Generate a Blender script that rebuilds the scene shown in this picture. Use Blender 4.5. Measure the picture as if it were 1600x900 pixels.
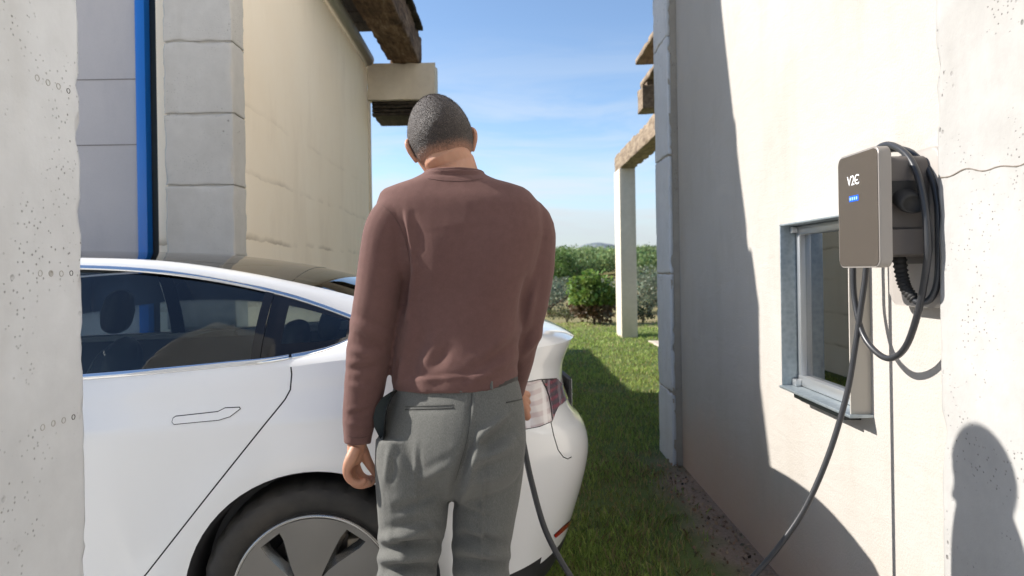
import bpy, bmesh, math, random
import numpy as np
from mathutils import Vector, Matrix, noise as mnoise
random.seed(7); rng = np.random.default_rng(7)
for o in list(bpy.data.objects): bpy.data.objects.remove(o)
SC = bpy.context.scene
COL = SC.collection
rad = math.radians

# ------------------------------------------------------------------ camera
CAM_H = 1.30
cam_d = bpy.data.cameras.new('camera'); cam = bpy.data.objects.new('camera', cam_d); COL.objects.link(cam)
cam.location = (0, 0, CAM_H); cam.rotation_euler = (rad(90), rad(0.9), 0)
cam_d.lens = 24; cam_d.sensor_width = 36; cam_d.shift_y = -28/1600
cam_d.clip_start = 0.05; cam_d.clip_end = 20000
cam_d.dof.use_dof = True; cam_d.dof.focus_distance = 1.8; cam_d.dof.aperture_fstop = 5.0
SC.camera = cam

# ------------------------------------------------------------------ sky and sun
SUN = Vector((-1.0, 0.22, 0.68)).normalized()          # towards the sun
W = bpy.data.worlds.new('World'); SC.world = W; W.use_nodes = True
nt = W.node_tree; nt.nodes.clear()
wo = nt.nodes.new('ShaderNodeOutputWorld'); bg = nt.nodes.new('ShaderNodeBackground')
sky = nt.nodes.new('ShaderNodeTexSky'); sky.sky_type = 'NISHITA'; sky.sun_disc = False
sky.sun_elevation = math.asin(SUN.z); sky.sun_rotation = math.atan2(SUN.x, SUN.y)
sky.air_density = 1.0; sky.dust_density = 0.5; sky.ozone_density = 2.5; sky.altitude = 600
tc = nt.nodes.new('ShaderNodeTexCoord')
mp = nt.nodes.new('ShaderNodeMapping'); mp.inputs['Scale'].default_value = (1.6, 1.6, 9.0); mp.inputs['Rotation'].default_value = (0.0, rad(9), rad(20))
n1 = nt.nodes.new('ShaderNodeTexNoise'); n1.inputs['Scale'].default_value = 2.3; n1.inputs['Detail'].default_value = 9; n1.inputs['Roughness'].default_value = 0.58
n1.inputs['Distortion'].default_value = 0.6
r1 = nt.nodes.new('ShaderNodeValToRGB'); r1.color_ramp.elements[0].position = 0.40; r1.color_ramp.elements[1].position = 0.62
sep = nt.nodes.new('ShaderNodeSeparateXYZ')
r2 = nt.nodes.new('ShaderNodeMapRange'); r2.inputs['From Min'].default_value = 0.34; r2.inputs['From Max'].default_value = 0.06
r2.inputs['To Min'].default_value = 0.0; r2.inputs['To Max'].default_value = 0.8
mu = nt.nodes.new('ShaderNodeMath'); mu.operation = 'MULTIPLY'
mx = nt.nodes.new('ShaderNodeMix'); mx.data_type = 'RGBA'; mx.inputs['B'].default_value = (4.1, 4.35, 4.6, 1)
L = nt.links.new
L(tc.outputs['Generated'], mp.inputs['Vector']); L(mp.outputs['Vector'], n1.inputs['Vector']); L(n1.outputs['Fac'], r1.inputs['Fac'])
L(tc.outputs['Generated'], sep.inputs['Vector']); L(sep.outputs['Z'], r2.inputs['Value'])
L(r1.outputs['Color'], mu.inputs[0]); L(r2.outputs['Result'], mu.inputs[1]); L(mu.outputs['Value'], mx.inputs['Factor'])
L(sky.outputs['Color'], mx.inputs['A']); r3 = nt.nodes.new('ShaderNodeMapRange'); r3.inputs['From Min'].default_value = 0.15; r3.inputs['From Max'].default_value = 0.0; r3.inputs['To Max'].default_value = 0.85; r3.interpolation_type = 'SMOOTHSTEP'
mx2 = nt.nodes.new('ShaderNodeMix'); mx2.data_type = 'RGBA'; mx2.inputs['B'].default_value = (2.9, 3.2, 3.45, 1)
L(sep.outputs['Z'], r3.inputs['Value']); L(r3.outputs['Result'], mx2.inputs['Factor']); L(mx.outputs['Result'], mx2.inputs['A']); L(mx2.outputs['Result'], bg.inputs['Color'])
bg.inputs['Strength'].default_value = 0.100
L(bg.outputs['Background'], wo.inputs['Surface'])
sd = bpy.data.lights.new('sun', 'SUN'); sd.energy = 4.0; sd.angle = rad(0.55); sd.color = (1.0, 0.955, 0.90)
so = bpy.data.objects.new('sun', sd); COL.objects.link(so); so.rotation_euler = SUN.to_track_quat('Z', 'Y').to_euler(); so.location = (-6, 2, 8)
SC.view_settings.view_transform = 'Standard'; SC.view_settings.look = 'None'; SC.view_settings.gamma = 1; SC.view_settings.exposure = 1.05
SC.view_settings.use_curve_mapping = False
SC.render.engine = 'CYCLES'; SC.cycles.max_bounces = 10; SC.cycles.transparent_max_bounces = 12

# ------------------------------------------------------------------ material helpers
def srgb(r, g, b):
    f = lambda c: (c/255/12.92) if c/255 <= 0.04045 else ((c/255+0.055)/1.055)**2.4
    return (f(r), f(g), f(b), 1)
class NT:
    def __init__(s, name):
        s.m = bpy.data.materials.new(name); s.m.use_nodes = True; s.t = s.m.node_tree; s.p = s.t.nodes['Principled BSDF']; s._c = None
        s.out = s.t.nodes['Material Output']
    def n(s, typ, **kw):
        x = s.t.nodes.new(typ)
        for k, v in kw.items():
            if k in ('data_type', 'operation', 'blend_type', 'feature', 'noise_dimensions', 'wave_type', 'bands_direction', 'distance', 'attribute_name', 'wave_profile', 'invert'): setattr(x, k, v)
            else:
                k2 = k.replace('_', ' '); s.set(x.inputs[k2], v)
        return x
    def set(s, inp, v):
        if isinstance(v, bpy.types.NodeSocket): s.t.links.new(v, inp)
        else: inp.default_value = v
    def co(s, kind='Object', scale=None, rot=(0, 0, 0), loc=(0, 0, 0)):
        if s._c is None: s._c = s.t.nodes.new('ShaderNodeTexCoord')
        o = s._c.outputs[kind]
        if scale is None: return o
        m = s.t.nodes.new('ShaderNodeMapping'); s.set(m.inputs['Vector'], o); m.inputs['Scale'].default_value = scale
        m.inputs['Rotation'].default_value = rot; m.inputs['Location'].default_value = loc
        return m.outputs['Vector']
    def noise(s, scale, detail=4, rough=.55, vec=None, dist=0):
        x = s.n('ShaderNodeTexNoise', Scale=scale, Detail=detail, Roughness=rough, Distortion=dist); s.set(x.inputs['Vector'], vec or s.co()); return x.outputs['Fac']
    def voro(s, scale, vec=None, feature='F1', out='Distance'):
        x = s.n('ShaderNodeTexVoronoi', feature=feature, Scale=scale); s.set(x.inputs['Vector'], vec or s.co()); return x.outputs[out]
    def ramp(s, fac, stops):
        x = s.t.nodes.new('ShaderNodeValToRGB'); s.set(x.inputs['Fac'], fac); e = x.color_ramp.elements
        while len(e) < len(stops): e.new(0.5)
        for el, (p, c) in zip(e, stops):
            el.position = p; el.color = c if len(c) == 4 else (*c, 1)
        return x.outputs['Color']
    def rng(s, v, a, b, c=0, d=1):
        x = s.n('ShaderNodeMapRange'); s.set(x.inputs['Value'], v)
        for k, q in zip(('From Min', 'From Max', 'To Min', 'To Max'), (a, b, c, d)): s.set(x.inputs[k], q)
        return x.outputs['Result']
    def mix(s, f, a, b, blend='MIX'):
        x = s.n('ShaderNodeMix', data_type='RGBA', blend_type=blend); s.set(x.inputs['Factor'], f); s.set(x.inputs['A'], a); s.set(x.inputs['B'], b); return x.outputs['Result']
    def math(s, op, a, b=0.0):
        x = s.n('ShaderNodeMath', operation=op); s.set(x.inputs[0], a); s.set(x.inputs[1], b); return x.outputs['Value']
    def bump(s, h, strength=.3, dist=.01, normal=None):
        x = s.n('ShaderNodeBump', Strength=strength, Distance=dist); s.set(x.inputs['Height'], h)
        if normal is not None: s.set(x.inputs['Normal'], normal)
        return x.outputs['Normal']
    def P(s, **kw):
        for k, v in kw.items(): s.set(s.p.inputs[k.replace('_', ' ')], v)
        return s.m
def g(v): return (v, v, v, 1)
def plain(name, col, rough=.5, metal=0.0, **kw):
    t = NT(name); c = col if len(col) == 4 else (*col, 1)
    return t.P(Base_Color=c, Roughness=rough, Metallic=metal, **kw)

def concrete(name, c1, c2, pits=1.0, stain=(.5, .47, .42), big=1.2, rough_b=.25, edge=False):
    t = NT(name); o = t.co()
    a = t.noise(big, 6, .62); b = t.noise(14, 5, .6); st = t.noise(2.2, 5, .6, t.co(scale=(1, 1, .22)))
    col = t.mix(t.rng(a, .35, .68), c1, c2)
    col = t.mix(t.rng(b, .35, .75, 0, .35), col, tuple(x*.82 for x in c2[:3])+(1,))
    col = t.mix(t.rng(st, .52, .78, 0, .55), col, (c2[0]*stain[0]*1.5, c2[1]*stain[1]*1.5, c2[2]*stain[2]*1.5, 1))
    # bug holes: sparse voronoi spots gated by a coarse mask
    v = t.voro(26); mask = t.noise(2.6, 3, .5, t.co(loc=(3.1, 1.7, 9)))
    pit = t.math('MULTIPLY', t.rng(v, .10, .17, 1, 0), t.rng(mask, .56, .64, 0, pits))
    if edge:                       # honeycombed arris: more voids close to the free edge
        sy = t.n('ShaderNodeSeparateXYZ'); t.set(sy.inputs[0], t.co()); mask = t.math('ADD', mask, t.math('MULTIPLY', t.rng(sy.outputs['Y'], 1.54, 1.655), .20)); pit = t.math('MULTIPLY', t.rng(t.voro(48, t.co(scale=(1, 1, .75))), t.rng(t.noise(21, 2), .35, .65, .04, .17), .24, 1, 0), t.rng(mask, .64, .70, 0, 1.1))
    v2 = t.voro(75); pit2 = t.math('MULTIPLY', t.rng(v2, .12, .2, 1, 0), t.rng(t.noise(5, 3), .5, .62, 0, pits))
    pp = t.math('MAXIMUM', pit, pit2)
    col = t.mix(t.math('MULTIPLY', pp, .62), col, (c2[0]*.25, c2[1]*.24, c2[2]*.22, 1))
    h = t.math('SUBTRACT', t.math('ADD', t.math('MULTIPLY', b, .25), t.math('MULTIPLY', t.noise(90, 4, .6), .10)), t.math('MULTIPLY', pp, .9))
    return t.P(Base_Color=col, Roughness=.88, Normal=t.bump(h, rough_b*2, .012), Specular_IOR_Level=.25)

def plaster(name, c1, c2, c3, gr=.35, damp=None):
    t = NT(name)
    a = t.noise(1.1, 6, .6); b = t.noise(5, 6, .65, t.co(scale=(1, 1, .35))); c = t.noise(130, 4, .7); tro = t.noise(9, 3, .5, t.co(scale=(1, .6, 1.5)), .8)
    col = t.mix(t.rng(a, .36, .66), c1, c2); col = t.mix(t.rng(b, .5, .8, 0, .6), col, c3)
    col = t.mix(t.rng(c, .5, .85, 0, .25), col, tuple(x*.7 for x in c2[:3])+(1,))
    if damp is not None:
        sz = t.n('ShaderNodeSeparateXYZ'); t.set(sz.inputs[0], t.co())
        e = t.math('ADD', sz.outputs['Z'], t.math('MULTIPLY', t.noise(2.2, 5, .6), .55))
        col = t.mix(t.rng(e, .34, .75, .85, 0), col, damp)
    h = t.math('ADD', t.math('MULTIPLY', c, .35), t.math('MULTIPLY', tro, .5))
    return t.P(Base_Color=col, Roughness=.92, Normal=t.bump(h, gr, .006), Specular_IOR_Level=.15)

def wood(name, c1, c2, c3, axis_scale=(6, 1, 6), s=3.0):
    t = NT(name); v = t.co(scale=axis_scale)
    a = t.noise(s, 8, .7, v, .4); b = t.noise(4.5, 5, .65); k = t.noise(s*3, 5, .65, v)
    col = t.ramp(a, [(.3, c1), (.52, c2), (.72, c3)]); col = t.mix(t.rng(b, .45, .68, 0, .75), col, c1)
    h = t.math('ADD', t.math('MULTIPLY', a, .7), t.math('MULTIPLY', k, .5))
    return t.P(Base_Color=col, Roughness=.9, Normal=t.bump(h, .7, .02), Specular_IOR_Level=.2)

# ------------------------------------------------------------------ object helpers
def tag(o, label=None, cat=None, group=None, kind=None):
    for k, v in (('label', label), ('category', cat), ('group', group), ('kind', kind)):
        if v: o[k] = v
    return o
def empty(name, loc=(0, 0, 0), label=None, cat=None, group=None, rz=0):
    o = bpy.data.objects.new(name, None); COL.objects.link(o); o.location = loc; o.rotation_euler = (0, 0, rz); o.empty_display_size = .1
    return tag(o, label, cat, group)
def link(name, me, mat=None, parent=None, smooth=False):
    o = bpy.data.objects.new(name, me); COL.objects.link(o)
    if mat is not None and not me.materials: me.materials.append(mat)
    if parent is not None: o.parent = parent
    if smooth: me.polygons.foreach_set('use_smooth', [True]*len(me.polygons)); me.update()
    return o
def pyd(name, v, f, mat=None, parent=None, smooth=False):
    me = bpy.data.meshes.new(name); me.from_pydata([tuple(map(float, p)) for p in v], [], [tuple(int(i) for i in q) for q in f]); me.update()
    return link(name, me, mat, parent, smooth)
def np_mesh(name, V, F, mat=None, parent=None, smooth=False, col=None):
    V = np.asarray(V, np.float32); F = np.asarray(F, np.int32); k = F.shape[1]
    me = bpy.data.meshes.new(name); me.vertices.add(len(V)); me.vertices.foreach_set('co', V.ravel())
    me.loops.add(F.size); me.loops.foreach_set('vertex_index', F.ravel()); me.polygons.add(len(F))
    me.polygons.foreach_set('loop_start', np.arange(0, F.size, k, dtype=np.int32)); me.update(calc_edges=True)
    if col is not None:
        at = me.color_attributes.new('tint', 'FLOAT_COLOR', 'POINT'); c = np.ones((len(V), 4), np.float32); c[:, :3] = col; at.data.foreach_set('color', c.ravel())
    return link(name, me, mat, parent, smooth)
def bm_obj(name, bm, mat=None, parent=None, smooth=False, angle=None):
    me = bpy.data.meshes.new(name); bmesh.ops.recalc_face_normals(bm, faces=bm.faces[:]); bm.to_mesh(me); bm.free()
    o = link(name, me, mat, parent, smooth or angle is not None)
    if angle is not None: me.set_sharp_from_angle(angle=rad(angle))
    return o
def add_box(bm, lo, hi, bevel=0, seg=2):
    lo = Vector(lo); hi = Vector(hi)
    r = bmesh.ops.create_cube(bm, size=1); vs = r['verts']
    for v in vs: v.co = Vector(((lo[i]+hi[i])/2 + v.co[i]*(hi[i]-lo[i])) for i in range(3))
    if bevel:
        es = list({e for v in vs for e in v.link_edges}); bmesh.ops.bevel(bm, geom=es, offset=bevel, segments=seg, affect='EDGES', profile=.5)
    return vs
def box(name, lo, hi, mat, parent=None, bevel=0, seg=2, angle=35):
    bm = bmesh.new(); add_box(bm, lo, hi, bevel, seg)
    return bm_obj(name, bm, mat, parent, angle=angle if bevel else None)
def fbm(p, s, o=3): return mnoise.fractal(Vector(p)*s, 1.0, 2.0, o)
def rough_box(name, lo, hi, mat, parent=None, step=.05, chip=.012, amp=.002, cs=9.0, seed=0.0, chipw=.03, thr=.12):
    """a cast concrete or timber block: subdivided, slightly uneven faces and chipped arrises"""
    lo = np.array(lo, float); hi = np.array(hi, float); ax_c = []
    for k in range(3):
        L_ = hi[k]-lo[k]; m = int(min(150, max(1, round(L_/step)))); c = np.linspace(0, L_, m+1); e = np.array([.3, .65, 1.0])*chipw
        c = c[(c < 1e-9) | (c > L_-1e-9) | ((c > chipw*1.25) & (c < L_-chipw*1.25))] if L_ > 3*chipw else np.array([0, L_])
        if L_ > 3*chipw: c = np.unique(np.concatenate([c, e, L_-e]))
        ax_c.append(c+lo[k])
    n = [len(c)-1 for c in ax_c]; V = []; F = []; idx = {}
    def vid(i, j, k):
        key = (i, j, k)
        if key not in idx: idx[key] = len(V); V.append((ax_c[0][i], ax_c[1][j], ax_c[2][k]))
        return idx[key]
    for ax in range(3):
        a, b = [(1, 2), (2, 0), (0, 1)][ax]
        for side in (0, 1):
            for i in range(n[a]):
                for j in range(n[b]):
                    q = []
                    for di, dj in ((0, 0), (1, 0), (1, 1), (0, 1)):
                        ijk = [0, 0, 0]; ijk[ax] = side*n[ax]; ijk[a] = i+di; ijk[b] = j+dj; q.append(vid(*ijk))
                    F.append(q if side else q[::-1])
    V = np.array(V); ce = (lo+hi)/2
    for i in range(len(V)):
        p = V[i].copy(); d = np.minimum(p-lo, hi-p); near = np.sort(d)
        nn = fbm(p+seed, cs, 4); n2 = fbm(p+seed+7, 2.0, 3)
        V[i] += np.sign(ce-p)*(d < 1e-6)*(amp*n2*.5+amp*.5*nn)
        if near[1] < chipw*1.01:                       # close to an arris
            w = (1-near[1]/(chipw*1.01))**1.5; c = (max(0, nn-thr)*2.2*chip+.06*chip+abs(fbm(p+seed, cs*4, 2))*.12*chip)*w
            V[i] += np.sign(ce-p)*(d < chipw*1.01)*c
    return np_mesh(name, V, F, mat, parent, False)
def tube(bm, pts, r, seg=10, cap=True):
    pts = [Vector(p) for p in pts]; n = len(pts); rings = []
    rr = r if hasattr(r, '__len__') else [r]*n
    t0 = (pts[1]-pts[0]).normalized(); up = Vector((0, 0, 1)) if abs(t0.z) < .9 else Vector((1, 0, 0)); nrm = t0.cross(up).normalized()
    for i in range(n):
        t = (pts[min(i+1, n-1)]-pts[max(i-1, 0)]).normalized(); nrm = (nrm-t*nrm.dot(t)).normalized(); b = t.cross(nrm)
        rings.append([bm.verts.new(pts[i]+(nrm*math.cos(a)+b*math.sin(a))*rr[i]) for a in [2*math.pi*k/seg for k in range(seg)]])
    for i in range(n-1):
        for k in range(seg): bm.faces.new((rings[i][k], rings[i][(k+1) % seg], rings[i+1][(k+1) % seg], rings[i+1][k]))
    if cap: bm.faces.new(rings[0][::-1]); bm.faces.new(rings[-1])
    return rings
def smooth_path(P, k=8):
    P = np.array(P, float); Q = np.vstack([2*P[0]-P[1], P, 2*P[-1]-P[-2]]); out = []
    for i in range(1, len(Q)-2):
        for t in np.linspace(0, 1, k, endpoint=False):
            a, b, c, d = Q[i-1:i+3]
            out.append(.5*((2*b)+(-a+c)*t+(2*a-5*b+4*c-d)*t*t+(-a+3*b-3*c+d)*t**3))
    out.append(P[-1]); return np.array(out)
def lathe(bm, prof, axis_o, axis, u, seg=48, arc=2*math.pi):
    """prof: (radius, along) pairs round axis"""
    axis = Vector(axis).normalized(); u = Vector(u).normalized(); w = axis.cross(u); O = Vector(axis_o); rings = []
    for k in range(seg):
        a = arc*k/seg; d = u*math.cos(a)+w*math.sin(a)
        rings.append([bm.verts.new(O+axis*h+d*r) for r, h in prof])
    for k in range(seg):
        A, B = rings[k], rings[(k+1) % seg]
        for i in range(len(prof)-1): bm.faces.new((A[i], B[i], B[i+1], A[i+1]))
    return rings
def cr(xs, ys):
    """smooth interpolator (Catmull-Rom style hermite on uneven knots)"""
    xs = np.array(xs, float); ys = np.array(ys, float); m = np.gradient(ys, xs)
    def f(x):
        x = np.clip(x, xs[0], xs[-1]); i = np.clip(np.searchsorted(xs, x)-1, 0, len(xs)-2); h = xs[i+1]-xs[i]; t = (x-xs[i])/h
        return (2*t**3-3*t**2+1)*ys[i]+(t**3-2*t**2+t)*h*m[i]+(-2*t**3+3*t**2)*ys[i+1]+(t**3-t**2)*h*m[i+1]
    return f
# ================================================================== MATERIALS OF THE PLACE
M = {}
M['conc_light'] = concrete('concrete_light', (.69, .70, .705, 1), (.60, .605, .605, 1), 1.0)
M['conc_sun'] = concrete('concrete_pale', (.43, .42, .40, 1), (.34, .33, .31, 1), 1.0, edge=True)
M['conc_grey'] = concrete('concrete_grey', (.55, .52, .475, 1), (.47, .44, .395, 1), .7)
M['conc_rough'] = concrete('concrete_rough', (.44, .39, .32, 1), (.33, .29, .235, 1), 1.4, rough_b=.7)
M['conc_beam'] = concrete('concrete_beam', (.74, .66, .53, 1), (.64, .56, .44, 1), .5)
M['plaster_white'] = plaster('plaster_white', (.460, .433, .395, 1), (.430, .400, .358, 1), (.375, .337, .290, 1), 1.1, damp=(.50, .37, .29, 1))
M['plaster_lilac'] = plaster('plaster_grey', (.50, .47, .46, 1), (.45, .425, .42, 1), (.40, .38, .39, 1), .3)
def beige():
    t = NT('plaster_beige')
    a = t.noise(.9, 6, .6); b = t.noise(3.2, 6, .65, t.co(scale=(1, 1, .3))); c = t.noise(110, 4, .7)
    col = t.mix(t.rng(a, .36, .66), (.92, .80, .63, 1), (.89, .755, .575, 1)); col = t.mix(t.rng(b, .5, .78, 0, .4), col, (.70, .57, .42, 1))
    sz = t.n('ShaderNodeSeparateXYZ'); t.set(sz.inputs[0], t.co())          # old pour lines, thin brown horizontal stains
    z = t.math('ADD', sz.outputs['Z'], t.math('MULTIPLY', t.noise(3, 4, .6), .10))
    k = t.math('FRACT', t.math('MULTIPLY', z, 2.6)); ln = t.rng(k, .02, .10, 1, 0); low = t.rng(sz.outputs['Z'], 2.5, 1.5, 0, 1)
    gate = t.rng(t.noise(1.6, 4, .6, t.co(loc=(2, 5, 1))), .40, .6, 0, .55)
    col = t.mix(t.math('MULTIPLY', t.math('MULTIPLY', ln, low), gate), col, (.33, .23, .13, 1))
    return t.P(Base_Color=col, Roughness=.92, Normal=t.bump(t.math('ADD', t.math('MULTIPLY', c, .3), t.math('MULTIPLY', b, .5)), .4, .006), Specular_IOR_Level=.15)
M['plaster_beige'] = beige()
M['wood_old'] = wood('weathered_timber', (.035, .022, .015, 1), (.16, .10, .06, 1), (.36, .26, .17, 1))
M['wood_grey'] = wood('grey_timber', (.14, .10, .07, 1), (.30, .23, .16, 1), (.42, .33, .24, 1))
M['wood_dark'] = wood('dark_boards', (.015, .012, .01, 1), (.05, .04, .03, 1), (.09, .07, .055, 1))
M['reflected_blue'] = plain('reflected_blue', (.010, .15, .52, 1), .28, Coat_Weight=.4)  # reflected sky put into the base colour
M['dark_metal'] = plain('dark_metal', (.03, .035, .035, 1), .4, .6)
M['zinc'] = plain('zinc', (.30, .29, .26, 1), .5, .3)
def galv():
    t = NT('galvanised_steel'); a = t.voro(60); b = t.noise(7, 4)
    col = t.mix(t.rng(b, .3, .7), (.30, .36, .39, 1), (.40, .45, .47, 1)); col = t.mix(.12, col, a)
    return t.P(Base_Color=col, Roughness=.42, Metallic=.75)
M['galv'] = galv()
M['alu'] = plain('aluminium', (.62, .63, .63, 1), .35, .85)
M['black_rubber'] = plain('black_rubber', (.02, .02, .02, 1), .6)
def pane(name, tint, refl=1.5, rough=.0, dirt=0.0):
    t = NT(name); tr = t.n('ShaderNodeBsdfTransparent', Color=tint); gl = t.n('ShaderNodeBsdfGlossy', Roughness=rough, Color=(1, 1, 1, 1))
    fr = t.n('ShaderNodeFresnel', IOR=refl); mxs = t.n('ShaderNodeMixShader')
    t.set(mxs.inputs[0], fr.outputs[0]); t.set(mxs.inputs[1], tr.outputs[0]); t.set(mxs.inputs[2], gl.outputs[0]); t.set(t.out.inputs['Surface'], mxs.outputs[0])
    return t.m
M['glass'] = pane('window_glass', (.38, .46, .44, 1), 4.0)

# ================================================================== GROUND
def ground_mat():
    t = NT('ground_soil'); sp = t.n('ShaderNodeSeparateXYZ'); t.set(sp.inputs[0], t.co())
    a = t.noise(1.4, 6, .6); b = t.noise(9, 6, .65); c = t.noise(55, 5, .7); d = t.noise(.12, 5, .6)
    lawn = t.mix(t.rng(a, .35, .65), (.10, .15, .042, 1), (.14, .17, .055, 1)); lawn = t.mix(t.rng(b, .5, .75, 0, .6), lawn, (.10, .075, .04, 1))
    dry = t.mix(t.rng(d, .4, .6), (.30, .235, .12, 1), (.17, .175, .065, 1)); dry = t.mix(t.rng(b, .45, .7, 0, .5), dry, (.36, .27, .17, 1))
    edge = t.math('ADD', sp.outputs['Y'], t.math('MULTIPLY', t.noise(.9, 3), 3.0))
    col = t.mix(t.rng(edge, 15.8, 17.2), lawn, dry)
    wx = t.math('ADD', sp.outputs['X'], t.math('MULTIPLY', t.noise(3.0, 4), .42)); wy = t.rng(sp.outputs['Y'], 4.9, 4.2, 0, 1)
    soil = t.mix(t.rng(c, .35, .7), (.28, .20, .14, 1), (.42, .31, .23, 1))
    col = t.mix(t.math('MULTIPLY', t.rng(wx, 1.02, 1.2), wy), col, soil)
    return t.P(Base_Color=col, Roughness=.95, Normal=t.bump(t.math('ADD', c, b), .8, .02), Specular_IOR_Level=.1)
M['ground'] = ground_mat()
def hgt(x, y):
    """terrain: flat round the buildings, dips, then climbs to a wooded hill"""
    h = 0.0
    if y > 17: h -= min(1.0, (y-17)/14)*1.1
    if y > 45: h += .3*min(1, (y-45)/40)
    if y > 80: h += 5.7*min(1.0, (y-80)/150)**1.1
    return h + (fbm((x, y, 0), .03, 3)*.35 if y > 20 else 0)
def make_ground():
    xs = np.concatenate([[-4000, -1500, -600, -300], np.arange(-160, 260, 8.0), [300, 600, 1500, 4000]]); ys = np.concatenate([[-3000, -500, -60, -10], np.arange(0, 40, 2.5), np.arange(40, 270, 6.0), [300, 600, 1500, 4000, 9000]])
    V = [(x, y, hgt(x, min(y, 260)) if y > 0 else 0) for y in ys for x in xs]; nx = len(xs)
    F = [(j*nx+i, j*nx+i+1, (j+1)*nx+i+1, (j+1)*nx+i) for j in range(len(ys)-1) for i in range(nx-1)]
    tag(pyd('ground', V, F, M['ground'], smooth=True), 'grassy soil ground running out to dry fields', None, kind='structure')
make_ground()
M['bounce_ground'] = concrete('pale_bounce', (.60, .575, .53, 1), (.53, .505, .46, 1), .8)
tag(pyd('bounce_ground', [(-30, -25, .006), (1.03, -25, .006), (1.03, 2.3, .006), (-.45, 2.3, .006), (-.45, 3.68, .006), (-30, 3.68, .006)], [(0, 1, 2, 3, 4, 5)], M['bounce_ground']), None, None, kind='structure')  # unseen pale ground sheet added to bounce sunlight into the shade
M['sand'] = concrete('pale_gravel', (.56, .47, .38, 1), (.46, .38, .30, 1), .6)
tag(rough_box('path', (2.38, 10.6, -.1), (7.5, 12.1, .02), M['sand'], step=.15, chip=.05, chipw=.2), None, None, kind='structure')

# ================================================================== RIGHT BUILDING
RX = 1.10; PX = 1.037
rb = empty('building', (2.4, 2, 0), 'white plastered building on the right with concrete piers and small window', 'building')
rb_inv = Matrix.Translation((-2.4, -2, 0))
def under(o, p):
    o.parent = p; o.matrix_parent_inverse = p.matrix_world.inverted() if p.parent else Matrix.Translation(-Vector(p.location)) ; return o
def U(o, p=None):
    p = p or rb; m = Matrix.LocRotScale(p.location, p.rotation_euler, p.scale); o.parent = p; o.matrix_parent_inverse = m.inverted(); return o
wy0, wy1, wz0, wz1 = 2.100, 2.640, .836, 1.460
bm = bmesh.new()
for lo, hi in (((RX, 1.658, -.3), (RX+.28, wy0, 7.5)), ((RX, wy1, -.3), (RX+.28, 4.473, 7.5)), ((RX, wy0, -.3), (RX+.28, wy1, wz0)), ((RX, wy0, wz1), (RX+.28, wy1, 7.5))):  # runs on unseen above the frame, extra height added to bounce sunlight
    add_box(bm, lo, hi)
# drop the faces where the blocks meet so the wall is one skin
for fc in [f for f in bm.faces if f.calc_area() > 0 and (abs(f.normal.y) > .9 or abs(f.normal.z) > .9)]:
    c = fc.calc_center_median()
    inner = (abs(c.y-wy0) < 1e-4 or abs(c.y-wy1) < 1e-4) and abs(fc.normal.y) > .9 and not (wz0 < c.z < wz1 and False)
    if inner and not (wz0-.001 < c.z < wz1+.001): bm.faces.remove(fc)
U(bm_obj('plaster_wall', bm, M['plaster_white']))
U(rough_box('concrete_pier', (PX, -3.2, -.3), (PX+.6, 1.658, 7.5), M['conc_sun'], step=.045, chip=.010, amp=.0025, cs=26, seed=3, chipw=.03, thr=.2))
# far pier: cast blocks with joints
fp = U(rough_box('concrete_pier', (PX+.004, 4.477, -.3), (PX+.5, 4.868, 7.5), M['conc_rough'], step=.03, chip=.012, amp=.004, cs=12, seed=5))
zz = -.3; k = 0
while zz < 7.4:
    h = .78; o = rough_box('concrete_panel', (PX-.004, 4.474, zz+.004), (PX+.022, 4.872, min(zz+h, 7.5)-.004), M['conc_light'], step=.04, chip=.008, amp=.0012, cs=16, seed=k, chipw=.02)
    o.parent = fp; o.matrix_parent_inverse = Matrix.Translation(-Vector(rb.location)) @ Matrix.Identity(4); o.matrix_parent_inverse = Matrix.Translation((0, 0, 0))
    zz += h; k += 1
for nm, lo, hi in (('rear_wall', (4.2, -3.2, -.3), (4.5, 4.868, 7.5)), ('end_wall', (PX+.62, 4.6, -.3), (4.2, 4.86, 7.5)), ('end_wall', (PX+.62, -3.2, -.3), (4.2, -2.9, 7.5)), ('flat_roof', (PX-.02, -3.3, 7.5), (4.6, 4.95, 7.75)), ('floor_slab', (RX+.28, -2.9, -.1), (4.2, 4.6, .05))):
    U(box(nm, lo, hi, M['plaster_white'] if 'wall' in nm else M['conc_grey']))
M['bounce_white'] = plaster('bounce_plaster', (.86, .83, .78, 1), (.82, .79, .73, 1), (.78, .74, .68, 1), .3)
U(box('bounce_facing', (RX-.05, 1.70, 3.35), (RX-.001, 4.46, 7.45), M['bounce_white'])); U(box('bounce_facing', (PX-.04, -3.2, 3.35), (PX-.001, 1.695, 7.45), M['bounce_white']))  # unseen white facing added to throw sunlight down between the buildings
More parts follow.
